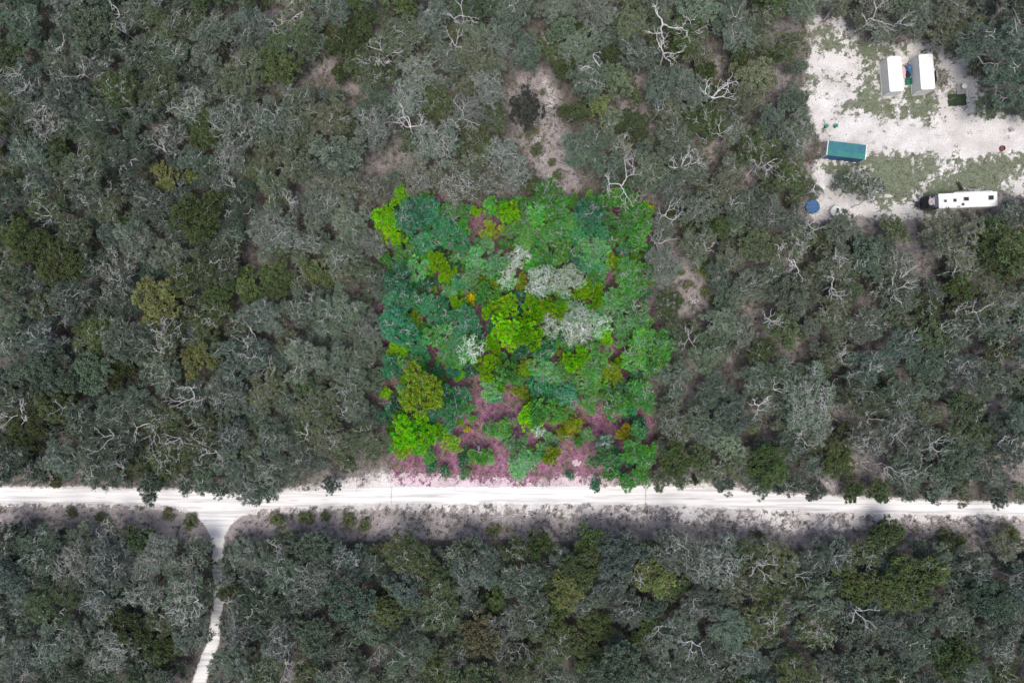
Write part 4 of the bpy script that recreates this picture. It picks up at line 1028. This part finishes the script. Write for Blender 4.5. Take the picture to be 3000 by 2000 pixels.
e = thing('paving_grid', 'small square white grid panel lying on sand above the blue pool', 'panel', 1888.5, 427, .1, math.radians(-4))
b_ = nb(); bx(b_, (0, 0, .08), (.98, .98, .03)); part('panel', b_, M_white, e)
b_ = nb()
for i in range(4): bx(b_, (-.36+i*.24, 0, .105), (.02, .94, .02)); bx(b_, (0, -.36+i*.24, .108), (.94, .02, .02))
part('bar', b_, M_grey, e)
rs_ = random.Random(9)
for i in range(64):
    u = rs_.random(); x = 1888+rs_.gauss(0, 9)+(6 if u > .6 else 0); y = 488+rs_.gauss(0, 9)+(6 if u > .5 else 0)
    if math.hypot(x-1920, y-485) < 15 or math.hypot(x-1867, y-474) < 19: continue
    y = min(y, 503); X, Y = P(x, y); b_ = nb(); bmesh.ops.create_icosphere(b_, subdivisions=1, radius=1)
    s = rs_.uniform(.11, .24)
    for v_ in b_.verts: v_.co = Vector((v_.co.x*s*rs_.uniform(.8, 1.2), v_.co.y*s*rs_.uniform(.7, 1), v_.co.z*s*.5))
    me = bpy.data.meshes.new('stone'); b_.to_mesh(me); b_.free(); me.materials.append(M_stone)
    tag(ob('stone', me, loc=(X, Y, s*.3), rz=rs_.uniform(0, 3)), ('large' if s > .19 else 'small' if s < .15 else 'medium')+' white stone '+('at the upper side' if y < 482 else 'at the lower side' if y > 496 else 'midway')+(' of the scatter, near the blue pool' if x < 1886 else ' of the scatter, near the tank' if x > 1898 else ' of the scatter, at its centre'), 'stone', 'white stones between pool and tank')
# right side odds
e = thing('fire_ring', 'rusty red round fire ring on the sand near the right edge', 'fire ring', 2303.5, 340.5, .3)
b_ = nb()
bmesh.ops.create_cone(b_, cap_ends=False, segments=28, radius1=.46, radius2=.46, depth=.34, matrix=Matrix.Translation((0, 0, .19))); bmesh.ops.solidify(b_, geom=b_.faces[:], thickness=.03); part('ring', b_, M_red, e)
b_ = nb(); cyl(b_, (0, 0, .06), .40, .08, 24); part('ash_bed', b_, simple('rusty_ash', (.22,.10,.10), .9), e)
b_ = nb()
for i in range(5): bx(b_, (-.3+i*.15, 0, .37), (.02, .84*math.cos((i-2)*.5), .02))
part('grate', b_, M_red, e)
heap('sand_bag', 'white lumpy sandbag beside the rusty fire ring', 'sandbag', 2319.5, 348, .38, .26, .22, M_white, 8)
e = thing('wheelbarrow', 'small grey wheelbarrow on the sand near the right edge', 'wheelbarrow', 2323, 299, .4, math.radians(20))
b_ = nb(); bmesh.ops.create_cone(b_, cap_ends=True, segments=4, radius1=.25, radius2=.42, depth=.28, matrix=Matrix.Translation((0, 0, .45)) @ Matrix.Rotation(.785, 4, 'Z')); part('tray', b_, M_steel, e)
b_ = nb(); cyl(b_, (.5, 0, .18), .18, .08, 18, 'Y'); part('wheel', b_, M_dark, e)
for s in (-1, 1): b_ = nb(); bx(b_, (-.2, s*.22, .34), (1.3, .035, .035), ry=.08); part('handle', b_, M_white, e); b_ = nb(); bx(b_, (-.3, s*.2, .15), (.03, .03, .3)); part('leg', b_, M_steel, e)
